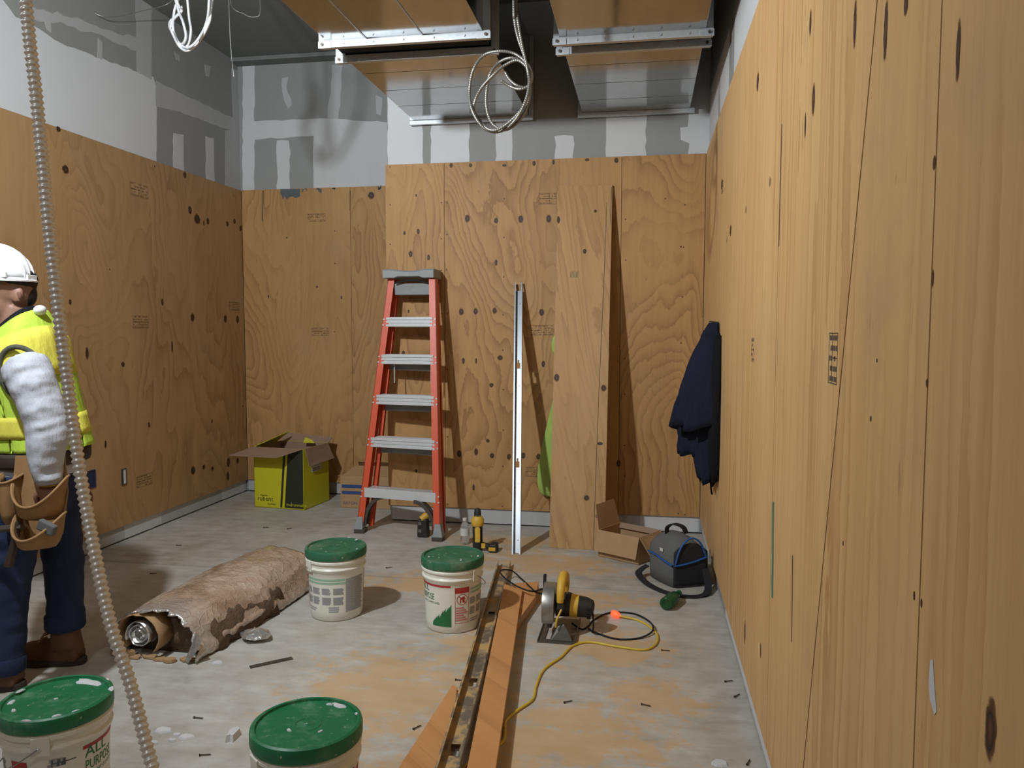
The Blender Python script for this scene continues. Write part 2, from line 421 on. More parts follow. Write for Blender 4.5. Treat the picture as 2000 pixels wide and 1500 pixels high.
# ------------------------------------------------------------------ plywood sheets, each one a piece of its wall
G = .0015
def sheet(wall, kind, a, b, mat, z0=ZB, z1=ZT, skew=0.0, skew_b=0.0):
    """skew: out-of-plumb edges (top minus bottom)"""
    g = .0026 if kind == 'R' else G; b_ = MB(); a0, a1 = a+g, b-g
    if kind in 'LR':
        x0, x1 = (XL-PT+.0002, XL) if kind == 'L' else (XR, XR+PT-.0002)
        b_.hexa([(x0,a0,z0),(x1,a0,z0),(x1,a1,z0),(x0,a1,z0)], [(x0,a0+skew,z1),(x1,a0+skew,z1),(x1,a1+skew_b,z1),(x0,a1+skew_b,z1)])
    else:
        y1 = (YB if kind == 'B' else YC); y2 = y1+PT-.0002
        b_.box((a0, y1, z0), (a1, y2, z1))
    return b_.build('plywood_sheet', mat, wall)
S = {}
S['L0'] = sheet(wl, 'L', -3.19, .22, M_PLYL); S['L1'] = sheet(wl, 'L', .22, 1.44, M_PLYL); S['L2'] = sheet(wl, 'L', 1.44, 2.66, M_PLYL)
S['L3'] = sheet(wl, 'L', 2.66, 3.90, M_PLYL); S['L4'] = sheet(wl, 'L', 3.90, 5.34, M_PLYL); S['L5'] = sheet(wl, 'L', 5.34, YB, M_PLYL)
S['B1'] = sheet(wb, 'B', XL+.002, -2.39, M_PLY, ZB, ZT+.004); S['B2'] = sheet(wb, 'B', -2.39, XC, M_PLY, ZB, ZT+.004)
S['C1'] = sheet(wc, 'C', XC, -1.395, M_PLY, .118); S['C2'] = sheet(wc, 'C', -1.395, -.170, M_PLY, .118); S['C3'] = sheet(wc, 'C', -.170, XR-.002, M_PLY, .118)
SK = -.52
S['R0'] = sheet(wr, 'R', 2.40, YC+.0, M_PLYR); S['R1'] = sheet(wr, 'R', 1.93, 2.40, M_PLYR, skew=-.64, skew_b=0)
S['R2'] = sheet(wr, 'R', 1.14, 1.93-.003, M_PLYR, skew=0, skew_b=-.64); S['R3'] = sheet(wr, 'R', -.08, 1.14, M_PLYR); S['R4'] = sheet(wr, 'R', -1.30, -.08, M_PLYR); S['R5'] = sheet(wr, 'R', -3.19, -1.30, M_PLYR)

# knots, screws, stamps: flat marks on a given sheet
def wall_frame(kind):
    if kind == 'L': return Vector((0,1,0)), Vector((1,0,0)), lambda px,py: atX(px,py,XL)
    if kind == 'R': return Vector((0,1,0)), Vector((-1,0,0)), lambda px,py: atX(px,py,XR)
    if kind == 'B': return Vector((1,0,0)), Vector((0,-1,0)), lambda px,py: atY(px,py,YB)
    return Vector((1,0,0)), Vector((0,-1,0)), lambda px,py: atY(px,py,YC)
_knm = {}
def disc_mesh(w, h):
    key = (round(w, 3), round(h, 3))
    if key not in _knm:
        mb = MB(); vs = [Vector((w*math.cos(2*PI*k/14), 0, h*math.sin(2*PI*k/14))) for k in range(14)]
        mb.prism(vs, (0, -.0004, 0)); me = bpy.data.meshes.new('knot'); me.from_pydata(mb.v, [], mb.f); me.materials.append(M_KNOT)
        _knm[key] = me
    return _knm[key]
def knot(sh, kind, c, w=.016, h=.024, n='knot'):
    u, nr, f = wall_frame(kind); p = f(*c) if len(c) == 2 else Vector(c)
    o = bpy.data.objects.new(n, disc_mesh(w, h)); COL.objects.link(o); o.parent = sh
    o.location = p+nr*.0002
    o.rotation_euler = (0, 0, {'L': PI/2, 'R': -PI/2}.get(kind, 0))
    return o
C2K = [(913,427,.020,.032),(969,431,.018,.022),(1017,428,.020,.030),(1072,427,.020,.032),(1093,412,.018,.028),(969,513,.011,.026),(901,609,.021,.029),(929,608,.018,.026),(966,607,.018,.024),
       (1058,610,.020,.028),(905,705,.012,.026),(930,705,.008,.024),(977,699,.022,.020),(1061,711,.014,.026),(960,752,.018,.018),(953,861,.015,.015),(897,886,.020,.030),(930,883,.016,.030),
       (961,890,.018,.022),(994,892,.018,.024),(1022,890,.018,.026),(1052,892,.020,.026),(925,952,.010,.028),(919,323,.013,.018),(985,323,.016,.012),(1043,319,.014,.020),(1081,317,.010,.020),(1147,312,.018,.012),(1204,313,.016,.020),(881,323,.014,.018)]
for x, y, a, b in C2K: knot(S['C2'], 'C', (x, y), a, b)
for x, y, a, b in [(802,496,.016,.026),(837,503,.012,.024),(817,452,.012,.022),(813,382,.008,.012),(798,608,.008,.014),(788,689,.014,.018),(813,920,.010,.014),(790,455,.010,.016)]: knot(S['C1'], 'C', (x, y), a, b)
for x, y, a, b in [(1208,905,.016,.03),(1300,388,.005,.006),(1330,482,.006,.007)]: knot(S['C3'], 'C', (x, y), a, b)
for x, y, a, b in [(524,579,.006,.018),(667,581,.008,.018),(655,515,.004,.006),(619,560,.010,.010),(560,464,.008,.008),(725,382,.03,.035)]: knot(S['B1' if x < 683 else 'B2'], 'B', (x, y), a, b)
for x, y, a, b in [(371,410,.035,.05),(385,428,.06,.06),(398,436,.015,.03),(406,432,.03,.04),(444,437,.03,.035),(458,432,.03,.035),(470,446,.03,.04),(376,620,.04,.05),(440,623,.035,.05),(464,624,.035,.05),
                   (377,919,.045,.05),(398,912,.03,.03),(415,915,.025,.025),(446,903,.04,.06),(445,930,.03,.06),(464,900,.03,.04),(414,823,.015,.025),(474,793,.012,.012),(361,342,.03,.035)]: knot(S['L5'], 'L', (x, y), a*.75, b*.75)
for x, y, a, b in [(170,690,.015,.045),(336,677,.012,.05),(137,590,.014,.02),(240,712,.02,.02),(317,590,.015,.03),(214,526,.005,.006),(302,325,.008,.01),(128,331,.03,.03),(114,252,.02,.02),(206,868,.012,.03),(291,830,.012,.02)]: knot(S['L4'], 'L', (x, y), a, b)
for x, y, a, b in [(1670,45,.012,.055),(1730,60,.012,.060),(1583,45,.014,.035),(1589,195,.018,.045),(1573,245,.010,.04),(1480,160,.03,.04),(1825,318,.006,.012),(1822,545,.005,.014),(1935,1424,.016,.042),
                   (1647,1061,.004,.006),(1701,818,.005,.006),(1713,704,.004,.004),(1786,1164,.004,.008),(1800,1178,.004,.008),(1811,748,.006,.008),(1770,6,.012,.02),(1872,100,.008,.045),(1427,450,.04,.03),(1410,360,.05,.03),
                   (1504,355,.010,.02),(1457,410,.012,.02),(1420,468,.012,.02),(1486,1270,.012,.03),(1455,1235,.02,.05)]:
    P_ = atX(x, y, XR); sk = 'R0' if P_.y > 2.4 else ('R3' if P_.y < 1.14 else ('R2' if P_.y < 1.93-.64*(P_.z-ZB)/2.44 else 'R1'))
    knot(S[sk], 'R', (x, y), a, b)
_scr = {}
def screws(sh, kind, pts):
    for c in pts: knot(sh, kind, c, .0052, .0058, 'screw_hole')
screws(S['C2'], 'C', [(985,388),(984,464),(984,541),(983,615),(982,684),(983,761),(983,840),(982,911),(981,989),(873,396),(873,458),(872,527),(874,612),(874,722),(874,853),(874,985)])
screws(S['C1'], 'C', [(862,396),(862,466),(862,528),(762,400),(762,477),(862,612),(762,326)])
screws(S['C3'], 'C', [(1338,400),(1335,483),(1333,580),(1330,670),(1330,752),(1325,1003),(1222,428),(1222,508),(1220,700),(1220,770),(1220,930),(1338,1005),(1220,870)])
screws(S['B1'], 'B', [(654,451),(654,514),(653,648),(560,465),(525,579),(548,862)])
def stamp(sh, kind, c, w, h, mat=None):
    """a mill grade stamp: ruled box with rows of small blocks"""
    u, nr, f = wall_frame(kind); p = f(*c)+nr*.0003; mb = MB(); rr = random.Random(int(c[0]*7+c[1]))
    def bar(u0, v0, u1, v1):
        vs = [p+u*u0+Vector((0,0,v0)), p+u*u1+Vector((0,0,v0)), p+u*u1+Vector((0,0,v1)), p+u*u0+Vector((0,0,v1))]
        mb.prism(vs, nr*.0003)
    t = .0022
    bar(-w/2, -h/2, w/2, -h/2+t); bar(-w/2, h/2-t, w/2, h/2); bar(-w/2, -h/2, -w/2+t, h/2); bar(w/2-t, -h/2, w/2, h/2); bar(w*.08, -h/2, w*.08+t, h/2); bar(-w/2, 0, w*.08, t)
    for row in range(5):
        v = -h/2+h*(row+.5)/5; x = -w/2+.006
        while x < w/2-.012:
            l = rr.uniform(.006, .022)
            if rr.random() < .75: bar(x, v-h*.05, min(x+l, w/2-.006), v+h*.05)
            x += l+.005
    return mb.build('grade_stamp', mat or M_INK, sh)
stamp(S['C2'], 'C', (1070,388), .125, .075); stamp(S['C2'], 'C', (1058,645), .16, .07); stamp(S['C2'], 'C', (1045,922), .13, .07)
stamp(S['B1'], 'B', (618,425), .16, .065); stamp(S['B1'], 'B', (625,648), .155, .065); stamp(S['R2'], 'R', (1627,700), .075, .105, M_INKD); stamp(S['R0'], 'R', (1470,683), .07, .085)
stamp(S['L4'], 'L', (272,372), .19, .09); stamp(S['L4'], 'L', (275,629), .17, .085); stamp(S['L4'], 'L', (282,938), .17, .08); stamp(S['L5'], 'L', (458,598), .17, .07); stamp(S['R0'], 'R', (1411,365), .08, .06)
# slate paint drips along the top of the recess plywood
for x0, x1, y1 in [(548,556,390),(556,586,392),(590,600,376),(618,628,378),(648,655,376),(738,745,372)]:
    u, nr, f = wall_frame('B'); rr = random.Random(x0)
    top = [f(x0+(x1-x0)*k/6, 369) for k in range(7)]; bot = [f(x0+(x1-x0)*k/6, y1-rr.uniform(0, 12)) for k in range(7)]
    MB().prism([q+nr*.0003 for q in top+bot[::-1]], nr*.0004).build('paint_drip', M_PAINT, S['B1' if x1 < 684 else 'B2'])
# white plaster smear and dark cracks on the right wall
def smear(sh, kind, pts, mat, n):
    u, nr, f = wall_frame(kind); MB().prism([f(*q)+nr*.0003 for q in pts], nr*.0005).build(n, mat, sh)
smear(S['R3'], 'R', [(1818,1290),(1823,1288),(1826,1340),(1830,1390),(1826,1397),(1817,1365),(1815,1330)], M_MUD, 'plaster_smear')
smear(S['R0'], 'R', [(1509,980),(1512,980),(1510,1170),(1507,1165)], M_GREENMARK, 'marker_line')
smear(S['B1'], 'B', [(513,372),(515,372),(514,434),(512,430)], M_INKD, 'crack'); smear(S['B2'], 'B', [(683,372),(685,372),(684,412),(683,410)], M_INKD, 'crack')
smear(S['R1'], 'R', [(1527,242),(1528,242),(1522,482),(1521,480)], M_INKD, 'crack'); smear(S['R1'], 'R', [(1547.5,1085),(1549,1085),(1547,1255),(1546,1252)], M_INKD, 'crack')
# open outlet cut-outs low on the left wall
M_BLUE = simple('blue_plastic', (34, 44, 78), .5); M_WHITEPL = simple('white_plastic', (206, 206, 204), .45)
def cutout(name, c, w, h, mat, label):
    p = atX(*c, XL); mb = MB()
    y0, y1, z0, z1 = p.y-w/2, p.y+w/2, p.z-h/2, p.z+h/2; x = XL+.0005; t = .006
    e = empty(name, (XL, p.y, p.z)); tag(e, label, 'outlet box')
    fr = MB()
    for a, b in (((x,y0,z0),(x+.006,y1,z0+t)),((x,y0,z1-t),(x+.006,y1,z1)),((x,y0,z0+t),(x+.006,y0+t,z1-t)),((x,y1-t,z0+t),(x+.006,y1,z1-t))):
        fr.box(a, b)
    fr.build('rim', mat, e)
    MB().box((x,y0+t,z0+t), (x+.001,y1-t,z1-t)).build('back', M_BLUE if mat is M_BLUE else M_BLACK, e)
    if mat is not M_BLUE: MB().box((x+.001,p.y,z0+t), (x+.004,y1-t,z1-t)).build('side', M_WHITEPL, e)
cutout('outlet_box', (177,936), .075, .11, M_BLUE, 'dark blue outlet box low on the left plywood, behind the worker')
cutout('outlet_slot', (241,931), .05, .105, M_INKD, 'narrow cut-out with a white edge low on the left plywood')
# ------------------------------------------------------------------ ducts
def duct(label, x0, x1, yf, yn, seams):
    zb, zt = 2.835, 3.36
    e = empty('air_duct', ((x0+x1)/2, YC-.002, zb)); tag(e, label, 'duct')
    MB().box((x0, yf+.005, zb), (x1, YC+.004, zt)).build('wall_section', M_DUCT, e, bevel=.003)
    ws = e.children[-1] if e.children else None
    ws = [o for o in COL.objects if o.parent == e][-1]
    for k, yy in enumerate((yf+.30, yf+.62, yf+.95)):
        MB().box((x0-.001, yy-.0015, zb-.0010), (x1+.001, yy+.0015, zb-.0002)).build('cross_bead', M_DUCT, ws)
    MB().box((x0, 2.2, zb), (x1, yn, zt)).build('near_section', M_DUCT, e, bevel=.003)
    ns = [o for o in COL.objects if o.parent == e][-1]
    for xx in seams:
        MB().box((xx-.003, 2.2, zb-.004), (xx+.003, yn-.03, zb-.0002)).build('standing_seam', M_FLANGE, ns)
    # canvas connector
    MB().box((x0+.008, yn+.012, zb+.006), (x1-.008, yf-.012, zt-.006)).build('canvas_connector', M_BLACK, e)
    def flange(y, t, w, nm, face):
        fr = MB()
        fr.box((x0-w, y-t/2, zb-w), (x1+w, y+t/2, zb+.004)); fr.box((x0-w, y-t/2, zt-.004), (x1+w, y+t/2, zt+w))
        fr.box((x0-w, y-t/2, zb+.004), (x0+.004, y+t/2, zt-.004)); fr.box((x1-.004, y-t/2, zb+.004), (x1+w, y+t/2, zt-.004))
        f = fr.build(nm, M_FLANGE, e, bevel=.002)
        for cx in (x0-w+.03, x1+w-.03):
            c = MB()
            c.box((cx-.034, y-t/2-.004, zb-w-.003), (cx+.034, y-t/2-.0002, zb-w+.03)); sx = 1 if cx > (x0+x1)/2 else -1
            ex = x1+w-.03 if sx > 0 else x0-w
            c.box((ex, y-t/2-.004, zb-w+.03), (ex+.03, y-t/2-.0002, zb+.05))
            co = c.build('corner_plate', M_FLANGE, f)
            MB().tube([(cx+sx*.012, y-t/2-.012, zb-w+.015), (cx+sx*.012, y-t/2-.0042, zb-w+.015)], .008, 6).build('corner_bolt', M_DARKMETAL, co)
        n = 5
        for k in range(n):
            bx = x0+(x1-x0)*(k+.6)/(n+.2)
            MB().tube([(bx, y-t/2-.006, zb-w*.5), (bx, y-t/2-.0002, zb-w*.5)], .006, 6).build('rivet', M_FLANGE, f)
        return f
    flange(yn-.02, .03, .034, 'near_flange', -1); flange(yf+.02, .03, .034, 'far_flange', -1)
    # collar where the duct meets the wall
    c = MB(); w = .03
    c.box((x0-w, YC-.028, zb-w), (x1+w, YC-.006, zb-.0005)); c.box((x0-w, YC-.028, zb-.0005), (x0-.0005, YC-.006, zt)); c.box((x1+.0005, YC-.028, zb-.0005), (x1+w, YC-.006, zt))
    c.build('wall_collar', M_FLANGE, e, bevel=.002)
    for xx in (x0+.06, x1-.06):
        for yy in (2.4, 3.5, 4.7):
            MB().tube([(xx, yy, zt-.002), (xx, yy, ZCEIL-.001)], .005, 6).build('hanger_rod', M_GALV, e)
duct('left galvanised air duct with two seams along its near section', -1.605, -.797, 4.03, 3.85, (-1.39, -1.10))
duct('right galvanised air duct beside the plywood wall, without seams', -.436, .270, 4.10, 4.00, ())

# ------------------------------------------------------------------ cables and conduit
def ribbed(path, r, pitch, depth, seg=9):
    p = resample(path, pitch/4); rr = [r*(1 if k % 4 in (0, 1) else 1-depth) if k % 4 in (0, 2) else r*(1-depth*.45) for k in range(len(p))]
    return p, rr
M_FLEX = simple('flexible_steel_conduit', (226, 223, 216), .34, .3, .1, 80)
M_MC = simple('armoured_cable', (134, 132, 126), .42, .6, .1, 80)
M_SILV = simple('bright_cable', (226, 228, 232), .3, .55, .05, 40)
cp = [atD(x, y, d) for x, y, d in [(8,-1440,1.5),(18,-900,1.5),(34,-350,1.5),(51,0,1.5),(70,180,1.5),(82,300,1.5),(95,440,1.5),(112,590,1.5),(129,724,1.5),(150,880,1.49),(172,1012,1.48),(212,1204,1.45),(256,1340,1.42),(296,1492,1.38),(345,1650,1.33)]]
last = cp[-1]
cp += [Vector((last.x+.04, last.y-.05, .22)), Vector((last.x+.10, last.y-.12, .05)), Vector((last.x+.22, last.y-.22, .014)), Vector((last.x+.42, last.y-.30, .014))]
p_, r_ = ribbed(spline(cp, 14), .0125, .0118, .30, 10)
e = empty('flexible_conduit', (last.x+.22, last.y-.22, 0)); tag(e, 'ribbed grey steel conduit hanging from ceiling to floor, nearest the camera', 'conduit')
MB().tube(p_, r_, 10).build('ribbed_hose', M_FLEX, e, smooth='full')
MB().tube([cp[0]+Vector((0,0,-.03)), (cp[0].x, cp[0].y, ZCEIL-.001)], .017, 12).build('connector', M_GALV, e)

def cable(paths, Y, r, mat, name, label, hang, pitch=0.010, depth=.14, seed=1, group=None):
    rr = random.Random(seed)
    e = empty(name, (hang[0], hang[1], ZCEIL-.002)); tag(e, label, 'cable', group)
    for pts in paths:
        q = []
        for k, pt in enumerate(pts):
            q.append(atY(pt[0], pt[1], Y+(pt[2] if len(pt) > 2 else rr.uniform(-.02, .02))))
        q = [Vector((hang[0]+rr.uniform(-.01, .01), hang[1], ZCEIL-.002))]+q
        p, rad = ribbed(spline(q, 10), r, pitch, depth)
        MB().tube(p, rad, 7).build('cable_run', mat, e, smooth='full')
    return e
h2 = atY(1003, -120, 3.55); h2.y = 3.55
cable([[(1003,-10),(1005,40),(1012,75),(1022,105),(1033,150),(1028,192),(1005,236),(975,257),(945,250),(922,215),(917,175),(925,135),(945,108),(975,100),(1005,105),(1030,125),(1039,150),(1030,170),(1010,167),(995,155),(986,140)],
       [(1008,-10),(1010,30),(1019,85),(1031,140),(1035,180),(1022,225),(990,253),(963,243),(951,215),(950,180),(957,145),(975,122),(1000,113),(1024,124),(1036,150),(1024,205),(985,246),(955,253),(928,222),(927,200),(940,172),(965,145),(985,128),(1012,118),(1034,140),(1034,165),(1015,174),(995,168),(979,157)]],
      3.5, .0072, M_MC, 'armoured_cable_coil', 'coil of ribbed armoured cable hanging between the two ducts', (h2.x, h2.y), seed=3)
h1 = atY(352, -100, 3.7)
cable([[(412,-60),(412,20),(406,50),(388,82),(367,99),(350,90),(337,65),(331,50),(334,40),(347,30),(355,20),(347,6),(340,-30)],
       [(340,-40),(347,15),(357,42),(363,68),(360,82),(352,86),(344,74),(338,54),(341,20),(352,-10)],
       [(405,-60),(408,10),(402,48),(386,78),(368,93),(352,86),(340,64),(335,45),(350,25),(355,12)],
       [(362,-50),(369,30),(373,60),(368,86),(360,94)]], 3.7, .0068, M_SILV, 'bright_cable_coil', 'knotted loop of bright silver cable hanging near the left wall', (h1.x, 3.7), .012, .05, seed=5)
M_WIRE = simple('tie_wire', (190, 190, 188), .35, .8)
def wire(pts, r, label, name='tie_wire'):
    o = MB().tube(spline(pts, 8), r, 6).build(name, M_WIRE, smooth='full'); return tag(o, label, 'wire', 'loose tie wires under the ceiling')
a = atY(446, -140, 4.2); wire([(a.x, a.y, ZCEIL-.001), atY(446, -40, 4.2), atY(450, 80, 4.2), atY(457, 152, 4.2)], .0032, 'straight tie wire hanging down in front of the corner')
wire([Vector((a.x+.05, 4.25, ZCEIL-.001)), atY(450, 0, 4.25), atY(478, 28, 4.25), atY(498, 33, 4.25), atY(508, 22, 4.25), atY(508, -50, 4.25), Vector((a.x+.25, 4.25, ZCEIL-.001))], .0022, 'thin tie wire sagging in a small loop beside the left duct')
wire([atX(184, 26, XL-PT+.004), atX(205, 33, XL+.03), atX(235, 32, XL+.05), atX(275, 22, XL+.1), atX(330, 6, XL+.2), Vector((-2.9, 4.7, ZCEIL-.001))], .0028, 'tie wire stretched from the left wall up to the ceiling')

# ------------------------------------------------------------------ stepladder leaning closed against the wall
M_ORANGE = simple('orange_fibreglass', (205, 84, 52), .42, 0, .06, 25)
M_GREYPL = simple('grey_moulded_plastic', (140, 145, 146), .55, 0, .12, 30)
def ladder():
    e = empty('stepladder', (-1.62, 4.94, 0)); tag(e, 'orange fibreglass stepladder leaning folded against the plywood', 'ladder')
    FLb, FRb = Vector((-1.915, 4.985, 0)), Vector((-1.325, 4.875, 0))
    FLt, FRt = Vector((-1.735, 5.19, 1.745)), Vector((-1.430, 5.17, 1.745))
    def at(a, b, z): return a+(b-a)*(z/1.745)
    def rail(b, t, inner, z0, z1, parent, fw=.030, dp=.068, name='rail'):
        """C channel: front flange, web on the outside, back flange"""
        d = 1 if inner > 0 else -1; th = .005; mb = MB()
        for (x0, x1, y0, y1) in ((0, fw*d, 0, th), (0, th*d, 0, dp), (0, fw*d, dp-th, dp)):
            lo = at(b, t, z0); hi = at(b, t, z1); xa, xb = min(x0, x1), max(x0, x1)
            q = [(xa,y0),(xb,y0),(xb,y1),(xa,y1)]
            mb.hexa([(lo.x+i, lo.y+j, lo.z) for i, j in q], [(hi.x+i, hi.y+j, hi.z) for i, j in q])
        return mb.build(name, M_ORANGE, parent)
    rl = rail(FLb-Vector((.018,0,0)), FLt-Vector((.018,0,0)), 1, .075, 1.735, e, .046); rr = rail(FRb+Vector((.018,0,0)), FRt+Vector((.018,0,0)), -1, .075, 1.735, e, .046)
    # rear legs folded in behind
    bo = Vector((0, .078, 0))
    rail(FLb+bo+Vector((.035,.02,0)), FLt+bo+Vector((.005,0,0)), 1, .03, 1.70, e, .03, .035, 'rear_rail'); rail(FRb+bo+Vector((.020,.03,0)), FRt+bo+Vector((.012,0,0)), -1, .03, 1.70, e, .03, .035, 'rear_rail')
    for z in (.62, .91, 1.19):
        l = at(FLb+bo, FLt+bo, z)+Vector((.03,.012,0)); r = at(FRb+bo, FRt+bo, z)+Vector((-.01,.012,0))
        MB().hexa([l+Vector((0,0,-.085)), r+Vector((0,0,-.085)), r+Vector((0,.012,-.085)), l+Vector((0,.012,-.085))], [l+Vector((0,0,-.035)), r+Vector((0,0,-.035)), r+Vector((0,.012,-.035)), l+Vector((0,.012,-.035))]).build('rear_spreader', M_GREYPL, e)
    def step(z, h=.062, depth=.085, big=False):
        l = at(FLb, FLt, z)+Vector((.006,0,0)); r = at(FRb, FRt, z)-Vector((.006,0,0)); mb = MB()
        y = .006
        def bar(y0, y1, z0, z1): mb.hexa([(l.x,l.y+y0,z+z0),(r.x,r.y+y0,z+z0),(r.x,r.y+y1,z+z0),(l.x,l.y+y1,z+z0)], [(l.x,l.y+y0,z+z1),(r.x,r.y+y0,z+z1),(r.x,r.y+y1,z+z1),(l.x,l.y+y1,z+z1)])
        if big: bar(-.012, .0, -.052, .012); bar(.0, depth, .004, .010)
        else:
            bar(-.008, .010, -.016, .002); bar(-.002, .010, -.022, -.016); bar(-.008, .010, -.038, -.022); bar(-.002, .010, -.046, -.038); bar(-.012, .010, -.062, -.046)
            for k in range(4): bar(.012+k*.019, .027+k*.019, -.004, .004)
            bar(.0, depth, -.008, -.004); bar(depth-.004, depth, -.066, -.004)
        s = mb.build('step', M_ALU, e, bevel=.0012)
        for q, sx in ((l, -1), (r, 1)):
            for dz in (-.012, -.05):
                pz = at(FLb if sx < 0 else FRb, FLt if sx < 0 else FRt, z+dz)+Vector((sx*.010, 0, 0))
                MB().tube([pz+Vector((0,-.004,0)), pz+Vector((0,.002,0))], .0055, 8).build('rivet', M_ALU, s)
    for z in (.650, .940, 1.215, 1.470): step(z)
    step(.300, big=True)
    # curved knee braces under the bottom step
    for b, t, d in ((FLb, FLt, 1), (FRb, FRt, -1)):
        pts = []
        for k in range(9):
            a = k/8*PI/2; pts.append(at(b, t, .05)+Vector((d*(.03+.14*(1-math.cos(a))), .02, .20*math.sin(a))))
        mb = MB()
        for y0 in (0, .045):
            rings = []
            for k, p in enumerate(pts):
                t_ = (pts[min(k+1, 8)]-pts[max(k-1, 0)]).normalized(); n_ = Vector((t_.z, 0, -t_.x))
                rings.append([p+n_*.012+Vector((0,y0,0)), p-n_*.012+Vector((0,y0,0)), p-n_*.012+Vector((0,y0+.016,0)), p+n_*.012+Vector((0,y0+.016,0))])
            mb.rings(rings)
        mb.build('knee_brace', M_DARKMETAL, e)
    # feet
    for b, t, d in ((FLb, FLt, 1), (FRb, FRt, -1)):
        p = at(b, t, .11); q = at(b, t, .0); mb = MB()
        mb.hexa([(q.x-.034,q.y-.010,.028),(q.x+.034,q.y-.010,.028),(q.x+.030,q.y+.07,.028),(q.x-.030,q.y+.07,.028)], [(p.x-.020,p.y-.008,.112),(p.x+.020,p.y-.008,.112),(p.x+.018,p.y+.066,.112),(p.x-.018,p.y+.066,.112)])
        f = mb.build('foot', M_GREYPL, e, bevel=.005)
        m2 = MB()
        for k in range(3): m2.box((q.x-.036+d*.006, q.y-.004+k*.028, 0), (q.x+.036+d*.006, q.y+.018+k*.028, .03))
        m2.build('rubber_pad', M_DARKMETAL, f, bevel=.004)
    # top cap
    x0, x1 = -1.775, -1.415; n = 14; top = []; fr = []
    mb = MB(); rings = []
    for k in range(n+1):
        x = x0+(x1-x0)*k/n; u = (k/n-.5)*2; dip = .012*(1-min(1, abs(u)*1.6)**2)
        yf = 5.135+.012*(1-abs(u)); yb = 5.335; zb = 1.738+(.010 if abs(u) < .55 else 0); zt = 1.800-dip
        rings.append([Vector((x, yf, zb)), Vector((x, yb, 1.738)), Vector((x, yb, zt)), Vector((x, yf+.012, zt)), Vector((x, yf, zt-.012))])
    mb.rings(rings); cap = mb.build('top_cap', M_GREYPL, e, bevel=.004)
    MB().hexa([(-1.715,5.215,1.625),(-1.450,5.20,1.625),(-1.450,5.222,1.625),(-1.715,5.237,1.625)], [(-1.718,5.20,1.705),(-1.448,5.19,1.705),(-1.448,5.215,1.705),(-1.718,5.225,1.705)]).build('rear_cap_skirt', M_GREYPL, e, bevel=.006)
    pts = [Vector((-1.70+.245*k/10, 5.17, 1.705+.018*math.sin(PI*k/10))) for k in range(11)]
    MB().tube(pts, .006, 6).build('tool_slot', M_BLACK, cap)
    for x, y in ((-1.78+.075, 5.19), (-1.43-.01, 5.175)):
        pp = [Vector((x, y-.03, 1.02+.34*k/8*.5-.02*math.sin(PI*k/8))) for k in range(9)]
        MB().tube(pp, .004, 6).build('spreader_bar', M_ALU, e)
ladder()

# ------------------------------------------------------------------ steel stud leaning on the wall
def frame_between(bot, top, xdir=Vector((1,0,0))):
    z = (top-bot).normalized(); x = (xdir-z*xdir.dot(z)).normalized(); y = z.cross(x)
    m = Matrix((x, y, z)).transposed().to_4x4(); m.translation = bot; return m, (top-bot).length
def stud():
    bot = Vector((-.772, 4.676, .001)); top = Vector((-.864, YC-.034, 1.712))
    m, L = frame_between(bot, top); w = .026; d = .032; t = .0016
    e = empty('steel_stud', bot); tag(e, 'bright galvanised steel stud leaning upright against the back plywood', 'stud')
    ko = [(L*.385-.03, L*.385+.03), (L*.70-.03, L*.70+.03)]
    ko = [(.300*L, .300*L+.062), (.665*L, .665*L+.062)]
    mb = MB(); zs = [0]+[v for k in ko for v in k]+[L]
    for i in range(0, len(zs), 2): mb.box((-w, d-t, zs[i]), (w, d, zs[i+1]-(.05 if zs[i+1] == L else 0)), m)
    for a, b in ko:
        mb.box((-w, d-t, a), (-.013, d, b), m); mb.box((.013, d-t, a), (w, d, b), m)
        mb.box((-.013, d-t, b-.022), (-.006, d, b), m); mb.box((.006, d-t, b-.022), (.013, d, b), m)
    mb.build('web', M_STUD, e)
    for s in (-1, 1):
        q = MB().box((s*w-t/2, 0, 0), (s*w+t/2, d, L), m); q.box((min(s*w, s*(w-.008)), 0, 0), (max(s*w, s*(w-.008)), t, L), m)
        q.build('flange', M_STUD, e)
    for z in (L*.05, L*.245, L*.60, L*.92):
        MB().tube([m @ Vector((.004, d-t-.006, z)), m @ Vector((.004, d-t, z))], .005, 6).build('rivet', M_STUD, e)
stud()
